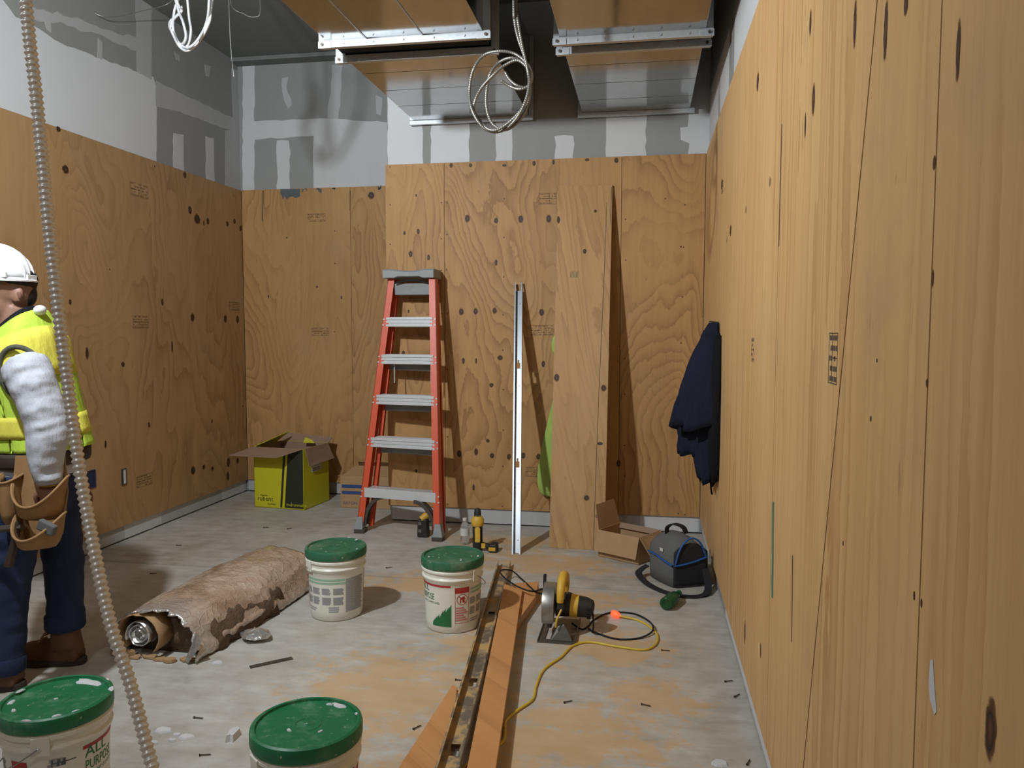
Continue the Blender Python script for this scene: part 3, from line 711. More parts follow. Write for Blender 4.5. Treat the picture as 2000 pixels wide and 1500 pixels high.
# ------------------------------------------------------------------ plywood strip leaning on the wall
def lean_board():
    e = empty('leaning_plywood_strip', (-.40, 4.86, 0)); tag(e, 'tall narrow plywood strip leaning against the wall over the lime jacket', 'plywood strip')
    bl, br, tl, tr = Vector((-.588,4.862,.001)), Vector((-.238,4.850,.001)), Vector((-.594,YC-.024,2.362)), Vector((-.230,YC-.024,2.352)); n = Vector((0,.021,.004))
    b = MB().hexa([bl, br, br+n, bl+n], [tl, tr, tr+n, tl+n]).build('board', M_BOARD, e)
    def on(u, v): return (bl*(1-u)+br*u)*(1-v)+(tl*(1-u)+tr*u)*v
    nn = (br-bl).cross(tl-bl).normalized(); nn = nn if nn.y < 0 else -nn
    def mark(pts, mat, nm): MB().prism([on(*q)+nn*.0003 for q in pts], nn*.0004).build(nm, mat, b)
    mark([(.80,.0),(.808,.0),(.82,.2),(.845,.45),(.885,.7),(.905,.95),(.90,.95),(.878,.7),(.838,.45),(.812,.2)], M_INKD, 'crack')
    mark([(.972,.88),(.985,.90),(.992,.995),(.984,.995)], M_INKD, 'crack')
    rr = random.Random(4)
    for k in range(6):
        u = .26+k*.026; mark([(u, .735), (u+.006, .735), (u+.02, .752+rr.uniform(0, .008)), (u+.014, .752)], M_GREENMARK, 'marker_scribble')
    for u, v, w, h in ((.06,.455,.020,.030),(.52,.81,.014,.02),(.70,.925,.012,.013),(.66,.135,.02,.02),(.02,.90,.012,.03),(.86,.09,.012,.02),(.92,.43,.02,.025),(.88,.28,.02,.012)):
        p = on(u, v); o = bpy.data.objects.new('knot', disc_mesh(w, h)); COL.objects.link(o); o.parent = b; o.location = p+nn*.0006-e.location; o.rotation_euler = (-.20, 0, 0)
lean_board()
# ------------------------------------------------------------------ joint compound pails
def dusty(name, rgb, dust=(200, 202, 196), amt=.35, rough=.45, scale=14):
    t = NT(name); P = t.obj(); f = t.sstep(t.noise(P, scale, 6, .7), .48, .78); g = t.sstep(t.noise(P, scale*5, 3, .6), .66, .72)
    col = t.mix(t.math('MULTIPLY', f, amt), s2l(rgb), s2l(dust)); col = t.mix(t.math('MULTIPLY', g, amt*.9), col, s2l((225, 226, 222)))
    return t.out(col, t.math('MULTIPLY_ADD', f, .3, rough), 0, .45)
M_PAIL = dusty('white_pail_plastic', (222, 220, 210), (205, 198, 180), .3, .38, 9)
M_LID = dusty('green_lid_plastic', (22, 108, 68), (150, 178, 158), .36, .42, 11)
M_LIDD = dusty('dusty_green_lid_plastic', (44, 100, 72), (150, 150, 128), .6, .55, 8)
M_PGREEN = simple('label_green', (30, 106, 62), .5); M_PLGREEN = simple('label_pale_green', (146, 184, 162), .5); M_PGREY = simple('label_grey_print', (150, 152, 154), .6)
M_PRED = simple('label_red', (168, 46, 50), .5); M_PPINK = simple('label_pink_print', (196, 128, 126), .6); M_PDARK = simple('label_dark_print', (84, 86, 92), .6)
PH, R0, R1 = .318, .124, .139
def pr_(z): return R0+(R1-R0)*z/PH
def cpt(a, z, dr=.0008): r = pr_(z)+dr; a = math.radians(a); return Vector((r*math.sin(a), -r*math.cos(a), z))
class Print(MB):
    def rect(s, a0, a1, z0, z1, dr=.0008):
        n = max(1, int(abs(a1-a0)/6))
        for k in range(n):
            b0 = a0+(a1-a0)*k/n; b1 = a0+(a1-a0)*(k+1)/n
            s.add([cpt(b0,z0,dr), cpt(b1,z0,dr), cpt(b1,z1,dr), cpt(b0,z1,dr)], [(0,1,2,3)])
        return s
def wrap_text(txt, size, a0, z, mat, parent, dr=.0009, sx=1.0):
    me = text_mesh(txt, size, 0)
    for v in me.vertices: v.co = cpt(a0+math.degrees(v.co.x*sx/.132), z+v.co.y, dr)
    return link('lettering', me, mat, parent)
def make_pail():
    e = empty('joint_compound_pail'); 
    prof = [(R0-.006, .0), (R0, .006)]
    for z in (.05, .12, .20, .235): prof.append((pr_(z), z))
    prof += [(pr_(.24)+.007, .243), (pr_(.25)+.008, .250), (pr_(.256)+.001, .258), (pr_(.275)+.001, .272), (pr_(.28)+.008, .279), (pr_(.287)+.008, .287), (pr_(.29)+.001, .295), (R1, PH)]
    pail = MB().lathe(prof, seg=56).build('pail_body', M_PAIL, e, smooth=True, local=True)
    # bracket between the two ribs that carries the bail
    for a in (-45, 135):
        b = Print(); p0 = a-9
        MB().hexa([cpt(a-9,.236,-.002), cpt(a+9,.236,-.002), cpt(a+9,.236,.013), cpt(a-9,.236,.013)], [cpt(a-9,.290,-.002), cpt(a+9,.290,-.002), cpt(a+9,.290,.013), cpt(a-9,.290,.013)]).build('bail_boss', M_PAIL, e, bevel=.003, local=True)
    pts = []
    for k in range(19):
        t = k/18; a = -45-180*t; drop = .115*math.sin(PI*t)
        pts.append(cpt(a, .262-drop*.9, .016+.006*math.sin(PI*t)))
    MB().tube(spline(pts, 3), .0019, 6).build('bail_wire', M_GALV, e, smooth='full', local=True)
    lid = MB().lathe([(.1375, .298), (.146, .296), (.1475, .300), (.1478, .326), (.1455, .334), (.139, .3375), (.1335, .336), (.1315, .329), (.110, .3285), (.04, .329), (.0385, .3305), (.03, .3305), (.029, .329), (.012, .329), (.010, .3305), (.0001, .3305)], seg=64).build('lid', M_LID, e, smooth=True, local=True)
    # print, running round the pail
    P = Print()
    wrap_text('ALL', .046, 0, .192, M_PGREEN, pail); wrap_text('PURPOSE', .042, 0, .154, M_PGREEN, pail, sx=.62); wrap_text('JOINT COMPOUND', .014, 10, .136, M_PGREEN, pail, sx=.9)
    Print().rect(-2, 82, .236-.018, .236-.008).build('red_stripe', M_PRED, pail, local=True)
    Print().rect(-38, -24, .208, .218).rect(-40, -26, .196, .204).build('print_block', M_PGREY, pail, local=True)
    tri = Print(); n = 15                                  # ragged green triangle
    rr = random.Random(5)
    for k in range(n):
        a0 = 40+43*k/n; a1 = 40+43*(k+1)/n; h0 = .045+.088*(k/n); j = rr.uniform(-.006, .008)
        tri.add([cpt(a0,.034), cpt(a1,.032), cpt(a1,h0+.012+j), cpt(a0,h0-.004+j)], [(0,1,2,3)])
    tri.build('green_triangle', M_PGREEN, pail, local=True)
    Print().rect(90, 120, .190, .216).build('warning_header', M_PRED, pail, local=True)
    f = Print().rect(90, 91.2, .048, .19).rect(118.8, 120, .048, .19).rect(90, 120, .048, .051)
    for k in range(6): f.rect(92, 117-(k % 3)*4, .060+k*.0115, .067+k*.0115)
    f.build('warning_text', M_PPINK, pail, local=True)
    ring = Print(); cz = .160
    for k in range(28):
        t0, t1 = 2*PI*k/28, 2*PI*(k+1)/28
        q = [(105+math.degrees(rad*math.cos(t)/.132), cz+rad*math.sin(t)) for rad in (.0235, .026) for t in (t0, t1)]
        ring.add([cpt(*q[0]), cpt(*q[1]), cpt(*q[3]), cpt(*q[2])], [(0,1,3,2)] if False else [(0,1,2,3)])
    def bar(x0, z0, x1, z1, w):
        d = Vector((x1-x0, z1-z0)); d.normalize(); nx, nz = -d.y*w, d.x*w
        ring.add([cpt(105+math.degrees(x/.132), cz+z, .001) for x, z in ((x0+nx,z0+nz),(x1+nx,z1+nz),(x1-nx,z1-nz),(x0-nx,z0-nz))], [(0,1,2,3)])
    bar(-.017,.017,.017,-.017,.0018); bar(-.010,-.016,-.006,.010,.003); bar(.004,-.014,.010,.008,.004); bar(-.008,.004,.012,.010,.005)
    ring.build('warning_symbol', M_PRED, pail, local=True)
    Print().rect(123, 214, .198, .208).rect(123, 216, .182, .192).build('pale_green_bands', M_PLGREEN, pail, local=True)
    g = Print()
    for a0, a1 in ((122,138),(141,161),(166,186),(190,212)):
        for z0, z1 in ((.132,.164),(.082,.120)):
            rows = 5
            for k in range(rows): g.rect(a0, a1-rr.uniform(0, 4), z0+(z1-z0)*k/rows, z0+(z1-z0)*(k+.86)/rows)
    for k in range(16): g.rect(216, 264-rr.uniform(0, 5), .044+k*.0103, .0525+k*.0103)
    for k in range(3): g.rect(180, 198+rr.uniform(-4, 4), .046+k*.010, .052+k*.010)
    g.rect(124, 150, .058, .064).rect(124, 146, .048, .054)
    g.build('small_print', M_PGREY, pail, local=True)
    Print().rect(277, 298, .10, .216).build('red_panel', M_PRED, pail, local=True)
    h = Print().rect(324, 339, .196, .216).rect(339, 350, .204, .207).build('grey_logo_block', M_PDARK, pail, local=True)
    k2 = Print()
    for k in range(8): k2.rect(322, 348-rr.uniform(0, 8), .100+k*.010, .104+k*.010)
    k2.build('grey_text_lines', M_PGREY, pail, local=True)
    return e
def copy_tree(o, parent=None):
    c = o.copy(); COL.objects.link(c); c.parent = parent
    for ch in [x for x in list(COL.objects) if x.parent == o and x != c]: copy_tree(ch, c)
    return c
proto = make_pail()
pails = []
for i, (px, py, off, lab) in enumerate([(656, 1066, 197, 'white pail with green lid beside the wrapped roll, small print facing out'), (884, 1083, 86, 'white pail with green lid beside the steel channel, red warning panel facing out'),
                                   (110, 1362, 332, 'white pail with plaster-smeared green lid at the lower left corner'), (599, 1411, 20, 'white pail with green lid at the bottom edge of the picture')]):
    o = proto if i == 0 else copy_tree(proto)
    p = atZ(px, py, .334); o.location = (p.x, p.y, .0005); o.rotation_euler.z = math.atan2(-p.y, -p.x)+PI/2-math.radians(off)
    tag(o, lab, 'bucket', 'joint compound pails on the floor'); pails.append(o)
def lid_blobs(o, blobs, seed, sc=1.0):
    """dried compound stuck on the lid"""
    rr = random.Random(seed); inv = o.rotation_euler.z
    lid = [c for c in COL.objects if c.parent == o and c.name.startswith('lid')][0]
    for r, a, s, el in blobs:
        a_ = math.radians(a)-inv; c = Vector((r*math.sin(a_), -r*math.cos(a_), 0)); tang = Vector((math.cos(a_), math.sin(a_), 0)); rad = c.normalized() if r > 0 else Vector((0,-1,0))
        z = .329 if r < .128 else .3365
        pts = []
        for k in range(12):
            t = 2*PI*k/12; q = s*rr.uniform(.65, 1.15)
            pts.append(c+tang*q*el*math.cos(t)+rad*q*math.sin(t)+Vector((0,0,z-.0005)))
        rings = [pts, [c+Vector((0,0,z))+(p-c-Vector((0,0,z)))*.7+Vector((0,0,.0025)) for p in pts]]
        MB().rings(rings).build('dried_compound', M_MUD, lid, smooth=True, local=True)
lid_blobs(pails[2], [(.112, 172, .020, 2.6), (.002, 0, .007, 1), (.141, 120, .010, 2.2), (.122, 62, .008, 1.8), (.13, 40, .006, 2), (.128, -95, .007, 2.5), (.118, -70, .008, 2), (.105, -40, .006, 1.6), (.14, 10, .005, 3), (.142, 150, .004, 3)], 1)
lid_blobs(pails[3], [(.122, 158, .012, 2.2), (.115, 172, .006, 2), (.0, 10, .003, 1), (.06, 60, .004, 2), (.05, -40, .005, 2), (.132, 118, .005, 1.5)], 2)
lid_blobs(pails[0], [(.128, 150, .008, 1.3), (.142, 175, .005, 2), (.118, 80, .005, 1.5)], 3)
lid_blobs(pails[1], [(.088, 40, .005, 1.2), (.12, 95, .006, 1.6), (.07, -50, .003, 1), (.11, -70, .004, 2)], 4)
for c in [x for x in COL.objects if x.parent == pails[0] and x.name.startswith('bail_wire')]: c.rotation_euler.z = PI
for c in [x for x in COL.objects if x.parent == pails[1] and x.name.startswith('lid')]:
    c.data = c.data.copy(); c.data.materials[0] = M_LIDD
for c in [x for x in COL.objects if x.parent == pails[0] and x.name.startswith('lid')]:
    c.data = c.data.copy(); c.data.materials[0] = M_LIDD

# ------------------------------------------------------------------ boxes
M_CARD = simple('brown_cardboard', (170, 138, 100), .8, 0, .08, 20); M_CARDIN = simple('grey_brown_cardboard_inside', (150, 124, 104), .85, 0, .06, 20)
M_YEL = simple('yellow_printed_card', (196, 192, 36), .5, 0, .05, 12); M_DKGREEN = simple('black_green_print', (40, 44, 30), .55); M_BLUEST = simple('blue_print', (48, 70, 124), .6); M_LABEL = simple('white_sticker', (205, 203, 198), .6)
def wall_quad(mb, a, b, z0, z1, th, inn):
    """vertical panel from a to b, thickness towards inn"""
    a, b = Vector(a), Vector(b); n = Vector((inn[0], inn[1], 0)).normalized()*th
    mb.hexa([(a.x,a.y,z0),(b.x,b.y,z0),(b.x+n.x,b.y+n.y,z0),(a.x+n.x,a.y+n.y,z0)], [(a.x,a.y,z1),(b.x,b.y,z1),(b.x+n.x,b.y+n.y,z1),(a.x+n.x,a.y+n.y,z1)])
def panel(pts, th, name, mat, parent):
    p = [Vector(q) for q in pts]; n = (p[1]-p[0]).cross(p[2]-p[0]).normalized()*th
    return MB().prism(p, n).build(name, mat, parent)
def yellow_box():
    A, B_ = Vector((-3.005, 5.612, 0)), Vector((-2.565, 5.560, 0)); u = (B_-A).normalized(); v = Vector((-u.y, u.x, 0)); W = (B_-A).length; D = .375; H = .475
    e = empty('yellow_carton', (A+B_)/2+v*D/2); tag(e, 'open yellow carton with a black slanted band in the back corner', 'box')
    c = [A, B_, B_+v*D, A+v*D]; th = .005; out = .012
    body = MB()
    wall_quad(body, c[0], c[1], .001, H, th, v); wall_quad(body, c[1], c[2], .001, H, th, -u); wall_quad(body, c[2], c[3], .001, H, th, -v); wall_quad(body, c[3], c[0], .001, H, th, u)
    body.prism([q+Vector((0,0,.001)) for q in c], (0,0,.005))
    b = body.build('carton_body', M_YEL, e)
    inn = MB(); q = [c[0]+(u+v)*.0065, c[1]+(-u+v)*.0065, c[2]+(-u-v)*.0065, c[3]+(u-v)*.0065]
    for i, n_ in enumerate((v, -u, -v, u)): wall_quad(inn, q[i], q[(i+1) % 4], .008, H-.001, .001, n_)
    inn.build('inside_lining', M_CARDIN, b)
    def f(x, z, k=.0006): return A+u*x*W-v*k+Vector((0,0,z*H))
    panel([f(.515,.02), f(.555,.02), f(.645,.97), f(.60,.97)], -.0004, 'black_stripe', M_DKGREEN, b); panel([f(.605,.02), f(.978,.02), f(.985,.99), f(.69,.99)], -.0004, 'black_band', M_DKGREEN, b)
    # lettering
    ex, ez = u, Vector((0,0,1))
    def put(txt, size, x, z, mat):
        me = text_mesh(txt, size, 0)
        o_ = f(x, z, .0014)
        for vt in me.vertices: vt.co = o_+ex*vt.co.x+ez*vt.co.y-e.location
        link('lettering', me, mat, b)
    put('rubent', .052, .06, .115, M_DKGREEN); put('builder', .026, .27, .05, M_DKGREEN); put('melrunmable', .034, .64, .055, M_YEL)
    put('~~', .06, .12, .17, M_DKGREEN)
    # sticker on the right side
    def r(y, z): return B_+v*y*D+u*.0006+Vector((0,0,z*H))
    panel([r(.28,.58), r(.68,.58), r(.68,.72), r(.28,.72)], .0004, 'sticker', M_LABEL, b)
    st = [o for o in COL.objects if o.parent == b][-1]
    for z in (.60, .63): panel([r(.33,z)+u*.0006, r(.62,z)+u*.0006, r(.62,z+.012)+u*.0006, r(.33,z+.012)+u*.0006], .0002, 'sticker_line', M_PDARK, st)
    zt = Vector((0,0,H))
    F1 = panel([c[0]+zt, c[1]+zt-u*.01, c[1]-u*.13+zt-v*.17+Vector((0,0,-.045)), c[0]-u*.10+zt-v*.17+Vector((0,0,-.045))], .004, 'front_flap', M_CARDIN, e)
    panel([c[1]+zt+v*.02, c[2]+zt-v*.01, c[2]+zt+u*.05+Vector((0,0,-.125)), c[1]+zt+u*.035+v*.02+Vector((0,0,-.135))], .004, 'side_flap', M_CARDIN, e)
    panel([c[2]+zt, c[3]+zt, c[3]+zt+v*.06+Vector((0,0,.06)), c[2]+zt+v*.06+Vector((0,0,.035))], .004, 'back_flap', M_CARDIN, e)
    panel([c[3]+zt-v*.05, c[0]+zt+v*.02, c[0]+zt+u*.10+v*.05+Vector((0,0,.045)), c[3]+zt+u*.12-v*.06+Vector((0,0,.085))], .004, 'left_flap', M_YEL, e)
    panel([c[0]+zt+u*.26+v*.30, c[0]+zt+u*.36+v*.30, c[0]+zt+u*.34+v*.31+Vector((0,0,.02)), c[0]+zt+u*.27+v*.31+Vector((0,0,.045))], .004, 'torn_flap', M_YEL, e)
yellow_box()
def blue_box():
    x0, x1, y0, y1 = -2.330, -1.925, 5.700, 6.06; H = .255
    e = empty('striped_carton', ((x0+x1)/2, (y0+y1)/2, 0)); tag(e, 'brown carton with two blue stripes behind the stepladder', 'box')
    b = MB().box((x0,y0,.001), (x1,y1,H)).build('carton_body', M_CARD, e, bevel=.003)
    for z in (.158, .108): MB().box((x0+.012, y0-.0008, z), (x1-.012, y0-.0002, z+.026)).build('blue_stripe', M_BLUEST, b)
    me = text_mesh('E·T·N', .034, 0)
    me = text_mesh('EATON', .034, 0)
    for v in me.vertices: v.co = Vector((x0+.022+v.co.x, y0-.0008, .028+v.co.y))-e.location
    link('lettering', me, M_BLUEST, b)
    panel([(x0+.02,y0,H),(x1-.005,y0,H),(x1-.03,y0+.13,H+.055),(x0+.075,y0+.13,H+.055)], .004, 'front_flap', M_CARD, e)
    panel([(x0,y0+.05,H),(x0,y1-.03,H),(x0-.05,y1-.05,H-.02),(x0-.03,y0+.03,H-.015)], .004, 'side_flap', M_CARD, e)
    panel([(x0+.02,y1,H),(x1,y1,H),(x1-.02,y1-.10,H+.07),(x0+.05,y1-.10,H+.07)], .004, 'back_flap', M_CARD, e)
blue_box()
def card_box():
    A, B_ = Vector((-.268, 4.728, 0)), Vector((-.020, 4.578, 0)); u = (B_-A).normalized(); v = Vector((-u.y, u.x, 0)); D = .245; H = .165; th = .004
    e = empty('open_cardboard_box', (A+B_)/2+v*D/2); tag(e, 'open brown cardboard box with its left flap standing up, beside the bag', 'box')
    c = [A, B_, B_+v*D, A+v*D]; body = MB()
    wall_quad(body, c[0], c[1], .001, H, th, v); wall_quad(body, c[1], c[2], .001, H, th, -u); wall_quad(body, c[2], c[3], .001, H, th, -v); wall_quad(body, c[3], c[0], .001, H, th, u)
    body.prism([q+Vector((0,0,.001)) for q in c], (0,0,.004)); body.build('box_body', M_CARD, e)
    zt = Vector((0,0,H))
    panel([c[0]+zt-u*.004, c[1]+zt-u*.002, c[1]+zt-u*.004-v*.034+Vector((0,0,-.125)), c[0]+zt-u*.012-v*.034+Vector((0,0,-.125))], .004, 'front_flap', M_CARD, e)
    panel([c[1]+zt+v*.004, c[2]+zt-v*.004, c[2]+zt+u*.09-v*.01+Vector((0,0,-.075)), c[1]+zt+u*.075+v*.006+Vector((0,0,-.10))], .004, 'right_flap', M_CARD, e)
    panel([c[3]+zt-v*.004, c[0]+zt+v*.004, c[0]+zt-u*.025+v*.004+Vector((0,0,.15)), c[3]+zt-u*.025-v*.04+Vector((0,0,.155))], .004, 'left_flap', M_CARD, e)
    panel([c[2]+zt, c[3]+zt, c[3]+zt-v*.02+u*.005+Vector((0,0,-.03)), c[2]+zt-v*.02-u*.005+Vector((0,0,-.03))], .003, 'back_flap', M_CARDIN, e)
card_box()

# ------------------------------------------------------------------ cooler bag
M_BAG = simple('charcoal_fabric', (96, 97, 98), .85, 0, .12, 90, .2); M_BAGB = simple('black_fabric', (30, 31, 36), .85, 0, .2, 90, .2); M_PIPE = simple('blue_piping', (34, 84, 150), .6)
def bag():
    C0, Lf, Rt = Vector((.160, 4.185, 0)), Vector((.030, 4.385, 0)), Vector((.338, 4.262, 0)); u = Rt-C0; v = Lf-C0; H = .20
    e = empty('cooler_bag', C0+(u+v)/2); tag(e, 'grey and black soft cooler bag with blue piping in the right corner', 'bag')
    def pt(a, b, z): return C0+u*a+v*b+Vector((0,0,z))
    def hz(a, b):   # domed top
        return H+.075*(1-(2*a-1)**2)*(1-.35*(2*b-1)**2)
    n = 10; mb = MB(); rings = []
    prof = [(0,.0),(.0,.3),(0,.62),(0,.85),(.02,.95),(.08,1.0)]
    for ins, f in prof:
        ring = []
        m = 8
        for side in range(4):
            for k in range(m):
                t = k/m
                a, b = ((t,0),(1,t),(1-t,1),(0,1-t))[side]
                aa = ins+(1-2*ins)*a; bb = ins+(1-2*ins)*b
                bulge = .05*math.sin(PI*f*.8)
                ca, cb = aa-.5, bb-.5; rr_ = (abs(ca)**4+abs(cb)**4)**.25 or 1; q = .5/max(.5, (abs(ca)**3.2+abs(cb)**3.2)**(1/3.2)) if False else 1
                corner = 1-.10*(abs(2*ca)*abs(2*cb))**3
                ring.append(pt(.5+ca*corner*(1+bulge), .5+cb*corner*(1+bulge), .004+f*(hz(aa, bb)-.004)))
        rings.append(ring)
    top = []
    for sh in (.55, .25):
        top.append([pt(.5+(.84*sh/1)*(a-.5)*1.0, .5+(.84*sh)*(b-.5), hz(.5+.84*sh*(a-.5), .5+.84*sh*(b-.5))+.004) for a, b in [((k/8, 0) if s == 0 else (1, k/8) if s == 1 else (1-k/8, 1) if s == 2 else (0, 1-k/8)) for s in range(4) for k in range(8)]])
    mb.rings(rings+top); body = mb.build('bag_body', M_BAG, e, smooth='full')
    # black end panel over the right-hand face
    g = MB(); N = 10; vs = []
    for i in range(N+1):
        for j in range(N+1):
            a = .02+.97*i/N; f = j/N; bul = .05*math.sin(PI*f*.8)
            vs.append(pt(.5+(a-.5)*(1+bul), -.5*bul-.030, .012+f*(hz(a, 0)-.016)))
    g.add(vs, [(i*(N+1)+j, (i+1)*(N+1)+j, (i+1)*(N+1)+j+1, i*(N+1)+j+1) for i in range(N) for j in range(N)])
    pn = g.build('end_panel', M_BAGB, e, smooth='full'); s = pn.modifiers.new('solid', 'SOLIDIFY'); s.thickness = .006
    def face(a, z): return pt(a, -.07, z)
    MB().tube(spline([face(.03,.135), face(.10,.19), face(.25,.245), face(.45,.272), face(.62,.268), face(.80,.235), face(.95,.165)], 6), .0055, 6).build('piping', M_PIPE, e, smooth='full')
    MB().tube(spline([face(.0,.128), face(.25,.132), face(.6,.145), face(.97,.165)], 6), .006, 6).build('piping', M_PIPE, e, smooth='full')
    MB().tube(spline([pt(-.035,.95,.150), pt(-.045,.6,.148), pt(-.045,.25,.135), pt(-.02,.0,.126)], 6), .006, 6).build('piping', M_PIPE, e, smooth='full')
    # carry handle
    hp = spline([pt(.30,.62,.262), pt(.27,.58,.295), pt(.40,.50,.318), pt(.60,.40,.305), pt(.68,.36,.272)], 6)
    mb = MB(); mb.rings([[q+Vector((.012,.010,0)), q+Vector((-.012,-.010,0)), q+Vector((-.012,-.010,.008)), q+Vector((.012,.010,.008))] for q in hp]); mb.build('carry_handle', M_BAGB, e)
    # webbing strap on the floor
    def strap(pts, w, nm):
        q = spline(pts, 8); mb = MB(); rings = []
        for k, p in enumerate(q):
            t = (q[min(k+1, len(q)-1)]-q[max(k-1, 0)]); t.z = 0; t.normalize(); s_ = Vector((-t.y, t.x, 0))*w
            rings.append([p+s_, p-s_, p-s_+Vector((0,0,.005)), p+s_+Vector((0,0,.005))])
        mb.rings(rings); mb.build(nm, M_BAGB, e, smooth=True)
    strap([pt(-.02,1.0,.06), Vector((-.02,4.34,.03)), Vector((.01,4.25,.012)), Vector((.08,4.15,.004)), Vector((.16,4.08,.004)), Vector((.25,4.06,.004)), Vector((.325,4.10,.006)), Vector((.345,4.17,.03)), pt(.95,-.04,.10)], .019, 'strap')
    q0 = pt(-.05,.45,.182); panel([q0, q0+(-v).normalized()*.03, q0+(-v).normalized()*.03+Vector((0,0,.018)), q0+Vector((0,0,.018))], -.001, 'tag', M_LABEL, e)
bag()

# ------------------------------------------------------------------ bottles
def glassy(name, col, rough=.08, alpha=.35):
    t = NT(name); t.bsdf.inputs['Transmission Weight'].default_value = 1-alpha; t.bsdf.inputs['IOR'].default_value = 1.3
    f = t.noise(t.obj(), 25, 3); return t.out(t.mix(f, s2l(col), tuple(x*.8 for x in s2l(col)[:3])+(1,)), rough)
M_PET = glassy('clear_plastic', (236, 240, 242), .08, .12); M_GBOT = glassy('green_bottle_plastic', (66, 116, 74), .15, .45)
BOT = [(.004,.0),(.026,.002),(.031,.010),(.031,.060),(.029,.064),(.031,.070),(.031,.115),(.027,.135),(.014,.158),(.0125,.162),(.0125,.178)]
def bottle():
    p = atZ(908, 1062); e = empty('water_bottle', (p.x, p.y, 0)); tag(e, 'clear plastic water bottle standing beside the drill', 'bottle')
    MB().lathe([(r*.95, z*.92+.0005) for r, z in BOT], seg=20).build('bottle_body', M_PET, e, smooth='full', local=True)
    MB().lathe([(.0302,.058),(.0302,.106)], seg=20).build('paper_label', M_LABEL, e, smooth=True, local=True)
    MB().lathe([(.0135,.152),(.0138,.153),(.0138,.168),(.0128,.170)], seg=16).build('cap', M_LABEL, e, smooth=True, local=True)
    p = Vector((.115, 3.895, .033)); e = empty('green_bottle', (p.x, p.y, 0)); tag(e, 'green plastic bottle lying on the floor in front of the bag', 'bottle')
    m = Matrix.Translation((0, -.05, .0335)) @ Matrix.Rotation(math.radians(-22), 4, 'Z') @ Matrix.Rotation(-PI/2, 4, 'X')
    MB().lathe([(.0001,.012),(.016,.010),(.026,.0),(.033,.006),(.033,.10),(.028,.13),(.014,.165),(.0135,.19)], seg=20, mat=m).build('bottle_body', M_GBOT, e, smooth='full', local=True)
    MB().lathe([(.0001,.178),(.0152,.178),(.0152,.196),(.0001,.197)], seg=16, mat=m).build('cap', M_PGREEN, e, smooth=True, local=True)
bottle()

# ------------------------------------------------------------------ drill and impact driver
M_TOOLY = simple('tool_yellow', (206, 166, 58), .5, 0, .2, 30); M_TOOLB = simple('tool_black', (36, 34, 32), .6, 0, .35, 40)
def drill():
    p = Vector((-1.015, 4.715, 0)); e = empty('cordless_drill', p); tag(e, 'yellow and black cordless drill standing with its chuck upward', 'drill')
    def L(x, y, z): return p+Vector((x, y, z))
    # it stands on the back of its motor housing, battery lying to the right
    MB().tube([L(-.008,0,.001), L(-.008,0,.02), L(-.008,0,.05), L(-.008,0,.165), L(-.008,0,.172)], [.026,.031,.032,.032,.028], 16).build('motor_housing', M_TOOLB, e, smooth=True)
    MB().tube([L(-.008,0,.160), L(-.008,0,.168), L(-.008,0,.200), L(-.008,0,.212), L(-.008,0,.222)], [.034,.040,.041,.034,.026], 16).build('gear_collar', M_TOOLY, e, smooth=True)
    c = MB().tube([L(-.008,0,.220), L(-.008,0,.232), L(-.008,0,.262), L(-.008,0,.270)], [.021,.022,.020,.012], 14).build('chuck', M_TOOLB, e, smooth=True)
    MB().tube([L(-.008,0,.222), L(-.008,0,.230)], .0226, 14).build('chuck_ring', M_GALV, c)
    MB().prism([L(-.019,-.0335,.062), L(.012,-.0335,.062), L(.015,-.0335,.075), L(.015,-.0335,.150), L(.008,-.0335,.158), L(-.014,-.0335,.158), L(-.020,-.0335,.150)], (0,.006,0)).build('side_plate', M_TOOLY, e, bevel=.003)
    h = MB(); h.hexa([L(.018,-.018,.020), L(.075,-.018,.012), L(.075,.018,.012), L(.018,.018,.020)], [L(.018,-.018,.058), L(.075,-.016,.044), L(.075,.016,.044), L(.018,.018,.058)]); h.build('grip', M_TOOLB, e, bevel=.008)
    MB().hexa([L(.066,-.038,.001), L(.122,-.038,.001), L(.122,.038,.001), L(.066,.038,.001)], [L(.072,-.036,.052), L(.118,-.036,.056), L(.118,.036,.056), L(.072,.036,.052)]).build('battery', M_TOOLB, e, bevel=.008)
    MB().box(L(.070,-.0405,.014), L(.112,-.0384,.036)).build('battery_label', M_TOOLY, e)
    MB().box(L(.020,-.0185,.074-.05), L(.045,-.0215,.055)).build('grip_plate', M_TOOLY, e)
    q = Vector((-1.445, 4.985, 0)); e2 = empty('impact_driver', q); tag(e2, 'black and yellow tool standing behind the ladder foot', 'power tool')
    def K(x, y, z): return q+Vector((x, y, z))
    MB().hexa([K(-.045,-.035,.001), K(.03,-.035,.001), K(.03,.035,.001), K(-.045,.035,.001)], [K(-.042,-.033,.118), K(.022,-.033,.128), K(.022,.033,.128), K(-.042,.033,.118)]).build('battery', M_TOOLB, e2, bevel=.01)
    MB().tube([K(-.02,-.02,.122), K(.02,0,.150), K(.045,.02,.158)], [.020,.026,.022], 10).build('motor_housing', M_TOOLY, e2, smooth=True)
    for z in (.035, .085): MB().box(K(-.035,-.0385,z), K(-.012,-.0352,z+.022)).build('battery_rib', M_BAG, e2, bevel=.003)
    MB().tube([K(.03,.01,.152), K(.03,.012,.172)], .004, 6).build('bit', M_GALV, e2)
drill()

